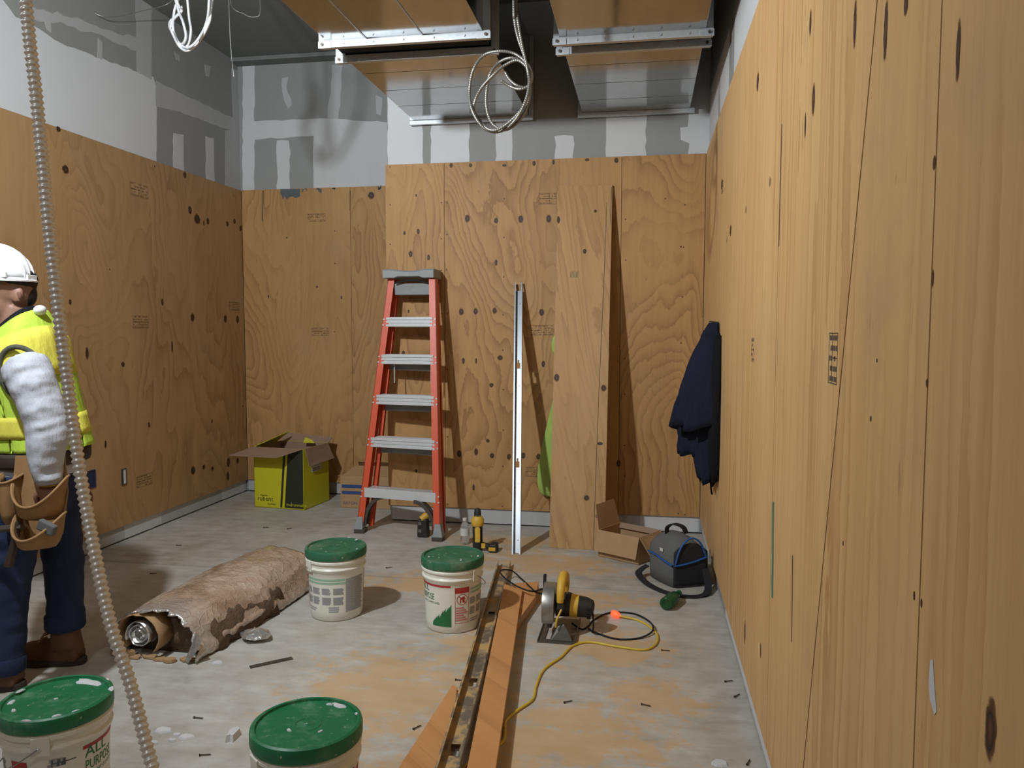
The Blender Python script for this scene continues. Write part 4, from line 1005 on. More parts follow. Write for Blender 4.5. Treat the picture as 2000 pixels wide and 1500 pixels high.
# ------------------------------------------------------------------ steel channel, boards and scraps on the floor
def sawdusty():
    t = NT('sawdusty_steel'); P = t.pos(); f = t.sstep(t.noise(P, 7, 6, .7), .42, .6)
    col = t.mix(f, s2l((150, 146, 136)), s2l((196, 160, 104))); t.set(t.bsdf.inputs['Metallic'], t.math('MULTIPLY_ADD', f, -.7, .75)); return t.out(col, t.math('MULTIPLY_ADD', f, .4, .38))
M_DUSTY = sawdusty()
def channel():
    far = Vector((-.800, 4.430, .0015)); near = Vector((-.505, 1.50, .0370))
    d = (near-far); m, L = frame_between(far, near, Vector((1,0,.0)))
    # local z along length, x across, y = up or down
    up = m.to_3x3() @ Vector((0,1,0)); s = 1 if up.z > 0 else -1
    e = empty('steel_channel', far); tag(e, 'long dusty steel channel lying on the floor, open side up', 'channel')
    w, h, t = .036, .032, .0018
    mb = MB(); slots = [(L*.265, .075), (L*.52, .075), (L*.69, .075)]
    cuts = [0]; 
    for a, l in slots: cuts += [a, a+l]
    cuts.append(L)
    for i in range(0, len(cuts), 2): mb.box((-w, 0, cuts[i]), (w, s*t, cuts[i+1]), m)
    for a, l in slots: mb.box((-w, 0, a), (-.016, s*t, a+l), m); mb.box((.016, 0, a), (w, s*t, a+l), m)
    mb.build('web', M_DUSTY, e)
    for q in (-1, 1):
        f = MB().box((q*w-t/2, 0, 0), (q*w+t/2, s*h, L), m); f.box((min(q*w, q*(w-.007)), s*(h-t), 0), (max(q*w, q*(w-.007)), s*h, L), m); f.build('flange', M_DUSTY, e)
channel()
def flat_board(name, pts, z0, z1, mat, label, cat='board', lean=None):
    p = [Vector((x, y, z0)) for x, y in pts]
    o = MB().prism(p, (0,0,z1-z0)).build(name, mat, bevel=.0015); return tag(o, label, cat)
def plank():
    far_l, far_r = atZ(985, 1140, .066), atZ(1020, 1152, .066); nl, nr = atZ(912, 1500, .066), atZ(968, 1500, .066)
    k = .50                      # runs on out of the frame towards the camera
    nl2 = nl+(nl-far_l)*k*.9; nr2 = nr+(nr-far_r)*k*.9
    z = Vector((0,0,-.019))
    o = MB().hexa([nl2+z, nr2+z, far_r+z, far_l+z], [nl2, nr2, far_r, far_l]).build('plank', M_BOARD2, bevel=.001)
    tag(o, 'long pale plank raised beside the steel channel, towards the camera', 'board')
    b1 = (far_l+far_r)/2; b2 = (nl2+nr2)/2
    return far_l, far_r, nl2, nr2
pk = plank()
q = [atZ(1000, 1156), atZ(1052, 1152), atZ(1046, 1182), atZ(1006, 1240), atZ(985, 1240)]
flat_board('wood_offcut', [(v.x, v.y) for v in q], .0005, .0462, M_BOARD2, 'short tan wood offcut under the far end of the plank', 'wood offcut')
m0 = pk[2]*.8+pk[0]*.2; m1 = pk[3]*.8+pk[1]*.2
flat_board('wood_block', [(m0.x+.012, m0.y), (m1.x-.012, m1.y), (m1.x-.012, m1.y+.10), (m0.x+.012, m0.y+.10)], .0005, .0462, M_BOARD, 'wood block carrying the near end of the plank', 'wood offcut')
q = [atZ(884, 1346), atZ(893, 1352), atZ(878, 1500), atZ(868, 1545), atZ(756, 1545), atZ(785, 1500)]
flat_board('flat_plank', [(v.x, v.y) for v in q], .0004, .0185, M_BOARD2, 'tan plank lying flat partly under the steel channel', 'board')

# ------------------------------------------------------------------ circular saw with its cord
M_GUARD = simple('grey_blade_guard', (158, 156, 150), .35, .75, .15, 30); M_SHOE = simple('worn_steel_shoe', (104, 102, 96), .45, .7, .3, 40)
def saw():
    o = Vector((-.372, 3.49, 0)); e = empty('circular_saw', o); tag(e, 'yellow handled circular saw standing on its shoe beside the plank', 'circular saw')
    def L(x, y, z): return o+Vector((x, y, z))
    sh = MB(); sh.box(L(-.085,-.145,.001), L(-.055,.15,.006)); sh.box(L(-.03,-.145,.001), L(.085,.15,.006)); sh.box(L(-.055,-.145,.001), L(-.03,-.11,.006)); sh.box(L(-.055,.11,.001), L(-.03,.15,.006)); sh.box(L(.080,-.145,.006), L(.085,.15,.016)); sh.box(L(-.085,-.145,.006), L(-.081,.15,.012))
    sh.build('shoe', M_SHOE, e)
    MB().prism([L(-.028,-.125,.006), L(.070,-.125,.006), L(.060,-.115,.03), L(.030,-.10,.075), L(.0,-.10,.062)], (0,.014,0)).build('front_bracket', M_SHOE, e, bevel=.003)
    # upper guard: half disc, thick
    def half(r, x0, x1, a0, a1, nm, mat, n=22, rin=0.0):
        c = L(0, 0, .118); pr = []
        out = [c+Vector((0, r*math.cos(a0+(a1-a0)*k/n), r*math.sin(a0+(a1-a0)*k/n))) for k in range(n+1)]
        inn = [c+Vector((0, rin*math.cos(a0+(a1-a0)*k/n), rin*math.sin(a0+(a1-a0)*k/n))) for k in range(n+1)]
        mb = MB(); rings = []
        for k in range(n+1):
            xm = (x0+x1)/2
            rings.append([inn[k]+Vector((x0,0,0)), out[k]*.985+c*.015+Vector((x0,0,0)), out[k]+Vector((x0+.008,0,0)), out[k]+Vector((x1-.008,0,0)), out[k]*.985+c*.015+Vector((x1,0,0)), inn[k]+Vector((x1,0,0))])
        mb.rings(rings); return mb.build(nm, mat, e, smooth=True)
    half(.108, -.072, -.018, -.30, PI+.45, 'upper_guard', M_GUARD, 26, .012)
    half(.098, -.050, -.036, PI+.45, 2*PI-.30, 'lower_guard', M_DARKMETAL, 16, .03)
    bl = MB(); c = L(-.0435,0,.118); n = 48
    ring = [c+Vector((0, (.094 if k % 2 else .089)*math.cos(2*PI*k/n), (.094 if k % 2 else .089)*math.sin(2*PI*k/n))) for k in range(n)]; bl.prism(ring, (.002,0,0)); bl.build('blade', M_GALV, e)
    MB().tube([L(-.082,0,.118), L(-.070,0,.118)], [.020,.022], 14).build('blade_washer', M_SHOE, e)
    MB().prism([L(-.088,.060,.16), L(-.074,.060,.16), L(-.074,.085,.235), L(-.088,.085,.235)], (0,.02,0)).build('guard_lever', M_BLACK, e, bevel=.003)
    MB().tube([L(-.018,0,.125), L(.03,0,.128), L(.05,0,.128), L(.12,0,.122), L(.148,-.004,.118), L(.156,-.005,.117)], [.050,.052,.050,.046,.038,.02], 18).build('motor_housing', M_TOOLB, e, smooth=True)
    mh = [x for x in COL.objects if x.parent == e][-1]
    MB().tube([L(.050,0,.128), L(.085,0,.125)], [.0515,.0495], 18).build('motor_band', M_TOOLY, mh, smooth=True)
    for k in range(5):
        a = -1.2+k*.35; MB().box(L(.125,-.046*math.cos(a)-.002,.12+.046*math.sin(a)-.003), L(.142,-.046*math.cos(a)+.004,.12+.046*math.sin(a)+.003)).build('vent', M_BLACK, mh)
    # D handle
    hp = spline([L(.010,-.085,.165), L(.012,-.075,.215), L(.014,-.035,.252), L(.016,.02,.258), L(.018,.065,.235), L(.018,.085,.19), L(.012,.07,.15)], 8)
    MB().tube(hp, [.015+.007*math.sin(PI*k/(len(hp)-1)) for k in range(len(hp))], 10).build('rear_handle', M_TOOLY, e, smooth='full')
    MB().hexa([L(-.005,-.10,.135), L(.030,-.10,.135), L(.030,.08,.135), L(-.005,.08,.135)], [L(0,-.095,.172), L(.024,-.095,.172), L(.024,.07,.168), L(0,.07,.168)]).build('handle_base', M_TOOLB, e, bevel=.006)
    MB().tube(spline([L(.018,-.098,.14), L(.0,-.118,.10), L(-.005,-.12,.066)], 5), .005, 6).build('depth_bar', M_TOOLY, e)
    # power cord
    def fl(x, y, z=.005): return atZ(x, y, z)
    c1 = [L(.02,.085,.16), L(.05,.13,.10), fl(1124,1172,.03), fl(1118,1160,.012), fl(1085,1151,.03), fl(1062,1150,.03), fl(1040,1155,.075), fl(1012,1146,.078), fl(990,1132,.078), fl(977,1119,.075), fl(981,1113,.072), fl(1000,1115,.045), fl(1018,1130,.03), fl(1034,1145,.055), fl(1048,1157,.06), fl(1062,1160,.03)]
    c2 = [L(.05,.06,.02), L(.10,.03,.006), fl(1150,1222), fl(1158,1212), fl(1180,1200), fl(1200,1196), fl(1235,1198), fl(1260,1208,.012), fl(1275,1222,.019), fl(1271,1236,.012), fl(1245,1247), fl(1205,1248), fl(1170,1238), fl(1150,1228), L(.155,-.03,.03), L(.152,-.005,.10)]
    MB().tube(spline(c1, 8), .0042, 7).build('cord', M_BLACK, e, smooth='full'); MB().tube(spline(c2, 8), .0042, 7).build('cord', M_BLACK, e, smooth='full')
saw()
M_YCORD = simple('yellow_cord_jacket', (206, 178, 62), .45, 0, .08, 30)
M_GLOW = bpy.data.materials.new('lit_plug'); M_GLOW.use_nodes = True
_b = M_GLOW.node_tree.nodes['Principled BSDF']; _b.inputs['Base Color'].default_value = s2l((255, 96, 60)); _b.inputs['Emission Color'].default_value = s2l((255, 80, 45)); _b.inputs['Emission Strength'].default_value = 1.2
def ext_cord():
    def fl(x, y, z=.0055): return atZ(x, y, z)
    s = fl(1206, 1203); e = empty('extension_cord', (s.x, s.y, 0)); tag(e, 'yellow extension cord winding over the floor and under the plank', 'cord')
    pts = [fl(1210,1203,.012), fl(1245,1211), fl(1270,1225), fl(1284,1242), fl(1279,1260), fl(1255,1269), fl(1200,1262), fl(1150,1254), fl(1118,1262), fl(1096,1283), fl(1062,1308), fl(1047,1340), fl(1040,1366), fl(1010,1388), fl(988,1408), fl(986,1428), fl(982,1448), fl(955,1470), fl(928,1486), fl(907,1496), fl(899,1520), fl(893,1570), fl(893,1640)]
    MB().tube(spline(pts, 8), .0055, 8).build('jacket', M_YCORD, e, smooth='full')
    a, b = fl(1196,1197,.016), fl(1210,1203,.013)
    MB().tube([a, a+(b-a)*.3, a+(b-a)*.8, b], [.014,.017,.015,.008], 10).build('lit_plug', M_GLOW, e, smooth=True)
ext_cord()

# ------------------------------------------------------------------ wrapped insulation roll
def wrapmat():
    t = NT('clear_wrap_over_kraft'); P = t.pos(); a = t.noise(t.scale(P, (1, .5, 1)), 6, 5, .62, .6); b = t.noise(P, 16, 3, .55, 1.0)
    v = t.n('ShaderNodeTexVoronoi', feature='DISTANCE_TO_EDGE'); t.set(v.inputs['Vector'], t.mix(.06, P, t.n('ShaderNodeTexNoise').outputs['Color'])); v.inputs['Scale'].default_value = 17
    v2 = t.n('ShaderNodeTexVoronoi', feature='DISTANCE_TO_EDGE'); t.set(v2.inputs['Vector'], t.scale(P, (1, .55, 1))); v2.inputs['Scale'].default_value = 8
    col = t.ramp(a, [(.30, s2l((146, 118, 98))), (.5, s2l((182, 158, 138))), (.72, s2l((206, 190, 174)))])
    y = t.xyz(P)[1]; foil = t.math('MULTIPLY', t.sstep(t.math('ADD', y, t.math('MULTIPLY', a, .35)), 3.26, 3.02), .85)
    col = t.mix(foil, col, s2l((210, 210, 210))); t.set(t.bsdf.inputs['Metallic'], t.math('MULTIPLY', foil, .75))
    t.bsdf.inputs['Coat Weight'].default_value = 1.0; t.bsdf.inputs['Coat Roughness'].default_value = .035; t.bsdf.inputs['Coat IOR'].default_value = 1.7
    crease = t.sstep(v.outputs['Distance'], .0, .09)
    t.bump(t.math('ADD', t.math('MULTIPLY', b, .7), t.math('ADD', t.math('MULTIPLY', crease, -.35), t.math('MULTIPLY', t.sstep(v2.outputs['Distance'], 0, .22), -.5))), .5, .012)
    nb = t.n('ShaderNodeBump'); t.set(nb.inputs['Height'], t.math('ADD', t.noise(P, 38, 3, .6, .8), t.math('MULTIPLY', b, 1.4))); nb.inputs['Strength'].default_value = 1.0; nb.inputs['Distance'].default_value = .02
    t.t.links.new(nb.outputs[0], t.bsdf.inputs['Coat Normal'])
    return t.out(col, t.math('MULTIPLY_ADD', b, .22, .08))
M_WRAP = wrapmat()
def fuzz(name, rgb):
    t = NT(name); P = t.pos(); f = t.noise(P, 26, 6, .7); g = t.noise(P, 120, 3, .7); c = s2l(rgb)
    t.bump(t.math('ADD', f, t.math('MULTIPLY', g, .5)), .9, .02)
    return t.out(t.mix(f, tuple(x*.45 for x in c[:3])+(1,), tuple(min(1, x*1.3) for x in c[:3])+(1,)), .95, 0, .1)
M_FIBRE = fuzz('brown_mineral_fibre', (122, 102, 86)); M_FOIL = simple('crinkled_foil', (214, 214, 212), .25, .8, .2, 60, .8)
from mathutils import noise as mn
def roll():
    A = Vector((-2.03, 2.93, 0)); B_ = Vector((-1.985, 3.97, 0))
    e = empty('insulation_roll', (A+B_)/2); tag(e, 'roll of foil faced insulation in crinkled clear wrap on the floor', 'insulation roll')
    ax = (B_-A).normalized(); s = Vector((ax.y, -ax.x, 0))      # s points to the right
    NL, NA = 60, 44
    def sec(t, a, grow=0.0):
        wdt = .205+.022*math.sin(PI*t)+.03*t+grow; h = .205-.02*t+.012*math.sin(3*t)+grow
        x = wdt*math.copysign(abs(math.cos(a))**.75, math.cos(a)); z = h*abs(math.sin(a))**.85
        return x, z
    mb = MB(); rings = []
    for i in range(NL+1):
        t = i/NL; ring = []
        c = A+(B_-A)*t
        for j in range(NA+1):
            a = -.10+ (PI+.10)*j/NA if False else PI*(j/NA)
            x, z = sec(t, a)
            p = c+s*x+Vector((0,0,z))
            q = p*9; d = mn.noise(Vector((q.x, q.y*.6, q.z)))*.012+mn.noise(p*27)*.006
            lim = 1.0
            n = (s*x*.9+Vector((0,0,z))).normalized()
            p += n*d
            if j <= 3: # lower right edge lifts and tears open towards the front
                p.z += (.045 if .12 < t < .55 else .012)*(1-j/4)*(1+.6*mn.noise(Vector((t*23, 0, 3))))
                p += s*.012*(1-j/4)
            if i < 2: p += -ax*.05*(.5+mn.noise(Vector((j*.7, 1.3, 0))))*(1-i/2)
            if i > NL-2: p += ax*.02*mn.noise(Vector((j*.9, 4.3, 0)))
            p.z = max(p.z, .004); ring.append(p)
        rings.append(ring)
    mb.rings(rings, cap=False, close=False); w = mb.build('wrap', M_WRAP, e, smooth='full'); sd = w.modifiers.new('solid', 'SOLIDIFY'); sd.thickness = .006; sd.offset = -1
    # fibre core, lumpy
    mb = MB(); rings = []
    for i in range(36):
        t = .05+.93*i/35; c = A+(B_-A)*t; ring = []
        for j in range(26):
            a = 2*PI*j/26; x, z = sec(t, abs(a) if a <= PI else 0)
            if a <= PI: x, z = x*.93, z*.88
            else: x, z = .93*sec(t, 0)[0]*math.cos(a), .0
            if a > PI: x = .93*.21*math.cos(a)
            p = c+s*x+Vector((0,0,z)); k = .022 if .08 < t < .62 else .008
            p += s*max(0, x/.2)*k*(1+mn.noise(p*14)*1.4)+Vector((0,0,mn.noise(p*18)*.012))
            p.z = max(p.z, .002); ring.append(p)
        rings.append(ring)
    mb.rings(rings); mb.build('fibre_core', M_FIBRE, e, smooth='full')
    # rolled foil seen in the mouth
    c0 = A-ax*.01+Vector((0,0,.10))-s*.06; pts = []
    for k in range(80):
        a = k/80*2*PI*2.6; r = .022+.040*k/80; pts.append((r*math.cos(a), r*math.sin(a)))
    mb = MB(); rings = []
    for yy in (-.03, .0, .12): rings.append([c0+ax*(yy+mn.noise(Vector((k*.3, yy*9, 0)))*.012)+s*x+Vector((0,0,z)) for k, (x, z) in enumerate(pts)])
    mb.rings(rings, cap=False, close=False); f = mb.build('foil_spiral', M_FOIL, e, smooth='full'); sd = f.modifiers.new('solid', 'SOLIDIFY'); sd.thickness = .003
    MB().lathe([(.0001,0),(.05,.004),(.056,.02),(.056,.10)], seg=20, mat=Matrix.Translation(c0+ax*.012) @ ax.to_track_quat('Z', 'Y').to_matrix().to_4x4()).build('foil_core', M_FOIL, e, smooth=True)
    # curled facing round the mouth, and torn paper along the floor
    mb = MB(); rings = []
    for i, yy in enumerate((-.045, -.01, .05)):
        rings.append([A+ax*(yy+.015*mn.noise(Vector((j*.8, i, 2))))+s*(.105*math.cos(a)-.06)+Vector((0,0,max(.006, .098+.092*math.sin(a)))) for j, a in enumerate([PI*1.25-k*(PI*1.5)/24 for k in range(25)])])
    mb.rings(rings, cap=False, close=False); f = mb.build('curled_facing', M_CARD, e, smooth='full'); sd = f.modifiers.new('solid', 'SOLIDIFY'); sd.thickness = .004
    rr = random.Random(9)
    for k in range(7):
        c = A-ax*rr.uniform(.0, .05)+s*(-.18+.055*k); pts = [c+Vector((rr.uniform(.015,.04)*math.cos(t), rr.uniform(.012,.028)*math.sin(t), .003)) for t in [2*PI*i/8 for i in range(8)]]
        MB().prism(pts, (0,0,rr.uniform(.006,.022))).build('torn_paper', M_CARD, e)
    # dangling foil strip and scrap
    sp = A+s*.205; pts = [sp+Vector((0,0,.13))-ax*.02, sp+s*.03+Vector((0,0,.10))-ax*.03, sp+s*.01+Vector((0,0,.05))-ax*.05, sp-s*.02-ax*.055+Vector((0,0,.008)), sp-s*.045-ax*.04+Vector((0,0,.01)), sp-s*.02+Vector((0,0,.07))]
    MB().prism(pts, ax*.004).build('foil_strip', M_FOIL, e)
    c = atZ(500, 1250); o = MB(); rings = []
    for i in range(7):
        r_i = .055*math.sin(PI*(i+.5)/7); rings.append([Vector((c.x, c.y, .0))+Vector((r_i*1.3*math.cos(t)*(1+.4*mn.noise(Vector((t*3, i, 0)))), r_i*math.sin(t)*(1+.4*mn.noise(Vector((t*3, i, 5)))), .004+.045*i/6*(1+.3*mn.noise(Vector((t*2, i, 9))))))
                      for t in [2*PI*k/14 for k in range(14)]])
    tag(o.rings(rings).build('foil_scrap', M_FOIL, smooth=False), 'crumpled scrap of shiny foil in front of the insulation roll', 'foil scrap')
roll()

# ------------------------------------------------------------------ garments on the walls
def cloth_mat(name, rgb):
    t = NT(name); P = t.pos(); f = t.noise(t.scale(P, (6, 6, 1.5)), 3, 4, .6); c = s2l(rgb); g = t.noise(P, 300, 2)
    t.bump(t.math('ADD', t.math('MULTIPLY', f, 2.), t.math('MULTIPLY', g, .15)), .5, .01)
    return t.out(t.mix(f, tuple(x*.7 for x in c[:3])+(1,), tuple(min(1, x*1.25) for x in c[:3])+(1,)), .9, 0, .2)
M_NAVY = cloth_mat('navy_fleece', (27, 31, 48)); M_LIME = cloth_mat('lime_cloth', (164, 190, 100)); M_LINING = cloth_mat('black_lining', (20, 20, 24))
def navy_jacket():
    hook = atX(1404, 632, XR); y0 = hook.y; e = empty('navy_jacket', (XR-.02, y0, hook.z)); tag(e, 'dark navy jacket hanging from the right plywood wall', 'jacket')
    def sheet_(secs, nm, mat, ph, n=40, amp=.16, hem=.02):
        """draped cloth: (z, reach from the wall, half width along it, centre shift)"""
        mb = MB(); rings = []
        zs = [q[0] for q in secs]
        S_ = []
        for a, b in zip(secs, secs[1:]):
            for k in range(3): S_.append(tuple(a[i]+(b[i]-a[i])*k/3 for i in range(4)))
        S_.append(secs[-1])
        for i, (z, rch, hw, cy) in enumerate(S_):
            t = i/(len(S_)-1); ring = []
            for k in range(n):
                a = PI*k/(n-1); w = .25+.75*t
                fold = 1+amp*w*(.6*math.sin(a*9+ph+z*2.2)+.4*math.sin(a*17-z*5+ph))+.06*mn.noise(Vector((a*2, z*14, ph)))
                x = XR-.003-(rch*math.sin(a)**.62*fold if 0 < k < n-1 else 0); y = y0+cy-hw*math.cos(a)
                ring.append(Vector((min(x, XR-.003), y, z+hem*t*math.sin(a*6+ph))))
            rings.append(ring)
        mb.rings(rings); return mb.build(nm, mat, e, smooth='full')
    sheet_([(1.425,.048,.035,0),(1.36,.085,.07,0),(1.25,.115,.11,.0),(1.05,.125,.14,.02),(.85,.120,.15,.02),(.70,.105,.14,.02),(.59,.085,.11,.0)], 'body_cloth', M_NAVY, .3)
    sheet_([(1.37,.075,.05,-.05),(1.28,.125,.08,-.06),(1.15,.165,.10,-.07),(1.0,.205,.11,-.08),(.885,.235,.11,-.08)], 'front_panel', M_NAVY, 1.7, amp=.12)
    sheet_([(1.20,.135,.05,.04),(1.0,.170,.075,.05),(.85,.190,.08,.05),(.715,.185,.075,.05)], 'sleeve', M_NAVY, 3.1, amp=.10, hem=.01)
    sheet_([(1.36,.03,.03,-.14),(1.1,.05,.05,-.15),(.8,.05,.05,-.15),(.60,.04,.04,-.14)], 'lining', M_LINING, .9)
    q = spline([(XR-.03, y0-.12, .62), (XR-.035, y0-.125, .57), (XR-.028, y0-.12, .535)], 5); MB().tube(q, .005, 6).build('drawcord', M_LINING, e)
    MB().tube([(XR-.001, y0, 1.425), (XR-.05, y0, 1.432)], .004, 6).build('nail', M_DARKMETAL, e)
navy_jacket()
def lime_jacket():
    x0 = -.565; e = empty('lime_jacket', (-.52, YC-.04, 1.30)); tag(e, 'lime green garment hanging behind the leaning plywood strip', 'jacket')
    secs = [(1.42,.02,.05,.0),(1.38,.100,.06,-.01),(1.29,.132,.07,-.012),(1.21,.122,.065,-.005),(1.17,.06,.06,.02),(1.05,.075,.07,.01),(.95,.105,.08,-.01),(.80,.13,.085,-.02),(.65,.155,.09,-.03),(.50,.175,.085,-.04),(.38,.18,.07,-.055),(.30,.14,.055,-.085),(.225,.09,.04,-.115)]
    mb = MB(); rings = []; n = 22
    for z, hw, dp, cx in secs:
        ring = []
        for k in range(n):
            a = 2*PI*k/n; f = 1+.12*math.sin(3*a+z*7)
            ring.append(Vector((-.50+cx+hw*math.cos(a), min(YC-.004, YC-.045-dp*.45*math.sin(a)*f), z)))
        rings.append(ring)
    mb.rings(rings); mb.build('cloth', M_LIME, e, smooth='full', subsurf=1)
    MB().tube([(-.50, YC-.002, 1.41), (-.50, YC-.06, 1.425)], .004, 6).build('nail', M_DARKMETAL, e)
lime_jacket()

# ------------------------------------------------------------------ litter on the floor
a, b = atZ(488, 1304), atZ(571, 1286); u = (b-a).normalized(); v = Vector((-u.y, u.x, 0))*.013
tag(MB().prism([a-v+Vector((0,0,.0005)), b-v+Vector((0,0,.0005)), b+v+Vector((0,0,.0005)), a+v+Vector((0,0,.0005))], (0,0,.003)).build('metal_strip', M_DARKMETAL), 'flat grey strip lying on the floor in front of the roll', 'metal strip')
def chip(c, s, h, mat, name, label, cat, group, seed):
    rr = random.Random(seed); pts = [Vector((c.x+s[0]*math.cos(t)*rr.uniform(.6,1.1), c.y+s[1]*math.sin(t)*rr.uniform(.6,1.1), .0004)) for t in [2*PI*k/9 for k in range(9)]]
    ctr = Vector((c.x, c.y, 0)); rings = [pts, [ctr+(p-ctr)*.8+Vector((0,0,h)) for p in pts]]
    return tag(MB().rings(rings).build(name, mat), label, cat, group)
chip(atZ(455, 1440), (.022,.045), .022, M_MUD, 'plaster_chunk', 'pale plaster chunk lying between the two near pails', 'plaster chunk', None, 11)
FLK = ['largest white plaster flake right of the hanging conduit', 'middle plaster flake of the row right of the conduit', 'rightmost plaster flake of the row right of the conduit', 'small plaster flake just below the row right of the conduit',
       'lone pale flake just in front of the insulation roll', 'pale flake at the bottom edge near the right wall', 'plaster flake nearest the hanging conduit']
SCL = ['dark screw between the two far pails', 'dark screw right of the yellow cord, nearer the plank', 'dark screw right of the yellow cord, farther right', 'dark screw left of the bottom pail, upper of two', 'dark screw left of the bottom pail, lower of two', 'dark screw by the right wall, lower of the middle pair', 'dark screw by the right wall, upper of the middle pair', 'dark screw nearest the bottom right corner of the floor', 'dark screw just left of the steel channel, below the far pail', 'dark screw beside the tip of the flat plank', 'dark screw on the bare floor left of the flat plank', 'dark screw on the floor left of the insulation roll', 'dark screw in front of the yellow carton, left of two', 'dark screw in front of the yellow carton, right of two', 'dark screw between the left wall and the insulation roll', 'dark screw right of the yellow cord loop']
for k, (x, y, s) in enumerate([(318,1428,.035),(345,1437,.02),(366,1440,.03),(335,1447,.018),(425,1295,.025),(1405,1492,.035),(300,1452,.02)]):
    chip(atZ(x, y), (s, s*.7), .006, M_MUD, 'plaster_flake', FLK[k], 'plaster flake', 'plaster flakes on the floor', 20+k)
M_RUST = simple('dark_rusty_screw', (70, 58, 46), .6, .5)
scr0 = None
for k, (x, y, an) in enumerate([(760,1108,.5),(1110,1370,.6),(1262,1377,-.3),(388,1402,0),(401,1474,.3),(1440,1358,.9),(1424,1330,.4),(1462,1488,1.2),(898,1328,0),(868,1385,.1),(815,1420,1.0),(300,1120,.2),(520,1030,.2),(566,1032,.7),(350,1065,.1),(1300,1270,0)]):
    c = atZ(x, y, .004); L_ = .019
    if scr0 is None:
        mb = MB(); mb.tube([(-L_,0,0),(-L_+.003,0,0)], .0042, 8); mb.tube([(-L_+.003,0,0),(L_*.7,0,0),(L_,0,0)], [.0022,.0022,.0004], 6)
        o = mb.build('drywall_screw', M_RUST); scr0 = o
    else: o = scr0.copy(); COL.objects.link(o)
    o.location = (c.x, c.y, .0043); o.rotation_euler.z = an; tag(o, SCL[k], 'screw', 'loose screws on the floor')
# ------------------------------------------------------------------ the worker
def remesh_link(mb, name, mat, parent, voxel=.010, smooth_it=6, extra=None):
    """fuse overlapping closed shapes into one continuous skin"""
    me = bpy.data.meshes.new(name); me.from_pydata(mb.v, [], mb.f); me.validate()
    bm = bmesh.new(); bm.from_mesh(me); bmesh.ops.recalc_face_normals(bm, faces=bm.faces); bm.to_mesh(me); bm.free()
    o = bpy.data.objects.new(name, me); COL.objects.link(o)
    m = o.modifiers.new('r', 'REMESH'); m.mode = 'VOXEL'; m.voxel_size = voxel; m.use_smooth_shade = True
    s = o.modifiers.new('s', 'SMOOTH'); s.factor = .5; s.iterations = smooth_it
    dg = bpy.context.evaluated_depsgraph_get(); new = bpy.data.meshes.new_from_object(o.evaluated_get(dg)); bpy.data.objects.remove(o)
    if extra:
        for v in new.vertices: v.co = extra(v.co)
    off = Vector((0,0,0)); q = parent
    while q is not None: off += q.location; q = q.parent
    for v in new.vertices: v.co -= off
    new.name = name
    return link(name, new, mat, parent, smooth='full')
RH = Vector((math.cos(YAW), math.sin(YAW), 0)); FH = Vector((-math.sin(YAW), math.cos(YAW), 0))   # image right (his back), away from camera (his right)
UP = Vector((0,0,1))
def J(px, py, D): return atD(px, py, D)
def ell(mb, c, rx, ry, rz, n=16, m=12, axes=(RH, FH, UP)):
    rings = []
    for i in range(1, m):
        t = PI*i/m; rings.append([c+axes[2]*(-math.cos(t)*rz)+axes[0]*(math.sin(t)*math.cos(2*PI*k/n)*rx)+axes[1]*(math.sin(t)*math.sin(2*PI*k/n)*ry) for k in range(n)])
    return mb.rings(rings)
def limb(mb, pts, rad, seg=14, n=6):
    q = spline(pts, n); r = []
    for k in range(len(q)):
        t = k/(len(q)-1)*(len(rad)-1); i = min(int(t), len(rad)-2); f = t-i; r.append(rad[i]*(1-f)+rad[i+1]*f)
    return mb.tube(q, r, seg)
def torso_rings(secs, grow=0.0, n=28):
    rings = []
    for x, y, a, b in secs:
        c = J(x, y, 3.12); tl = .80*min(1, max(0, (722-y)/85)); rings.append([c+(RH+UP*tl)*(math.copysign(abs(math.cos(t))**.8, math.cos(t))*(a+grow))+FH*(math.copysign(abs(math.sin(t))**.8, math.sin(t))*(b+grow)) for t in [2*PI*k/n for k in range(n)]])
    return rings
TOR = [(36,628,.058,.062),(36,648,.075,.085),(38,664,.095,.135),(42,690,.118,.185),(50,735,.128,.190),(60,795,.126,.175),(70,850,.128,.165),(76,890,.130,.165),(75,930,.130,.170),(70,962,.110,.16)]
M_SKIN = simple('skin', (140, 104, 88), .55, 0, .08, 20); M_HAIR = simple('black_hair', (24, 20, 18), .6); M_SWEAT = cloth_mat('grey_sweatshirt', (186, 190, 200)); M_VEST = cloth_mat('lime_vest_fabric', (182, 212, 78)); M_VYEL = cloth_mat('yellow_vest_panel', (218, 212, 88))
M_TRIM = cloth_mat('olive_grey_binding', (82, 84, 72)); M_JEAN = cloth_mat('dark_denim', (42, 52, 78)); M_LEATH = fuzz('tan_leather', (168, 120, 68)); M_BOOT = simple('brown_boot_leather', (92, 64, 44), .7, 0, .25, 18, .3); M_SOLE = simple('boot_sole_rubber', (52, 44, 38), .8); M_HAT = simple('white_hard_hat', (226, 229, 233), .3, 0, .02, 5)
M_LEATH = simple('tan_leather_hide', (150, 116, 76), .75, 0, .22, 22, .35); M_BELT = simple('dark_brown_belt', (52, 40, 30), .7)
LSH, LEL, LWR = J(50, 722, 2.935), J(88, 828, 2.90), J(96, 940, 2.90)
RSH, REL, RWR = J(62, 712, 3.305), J(112, 838, 3.36), J(148, 925, 3.34)
LHP, LKN, LAN = J(50, 930, 3.035), J(20, 1110, 3.02), J(6, 1292, 3.01)
RHP, RKN, RAN = J(84, 930, 3.205), J(122, 1085, 3.225), J(128, 1232, 3.235)
HC = J(17, 572, 3.12)
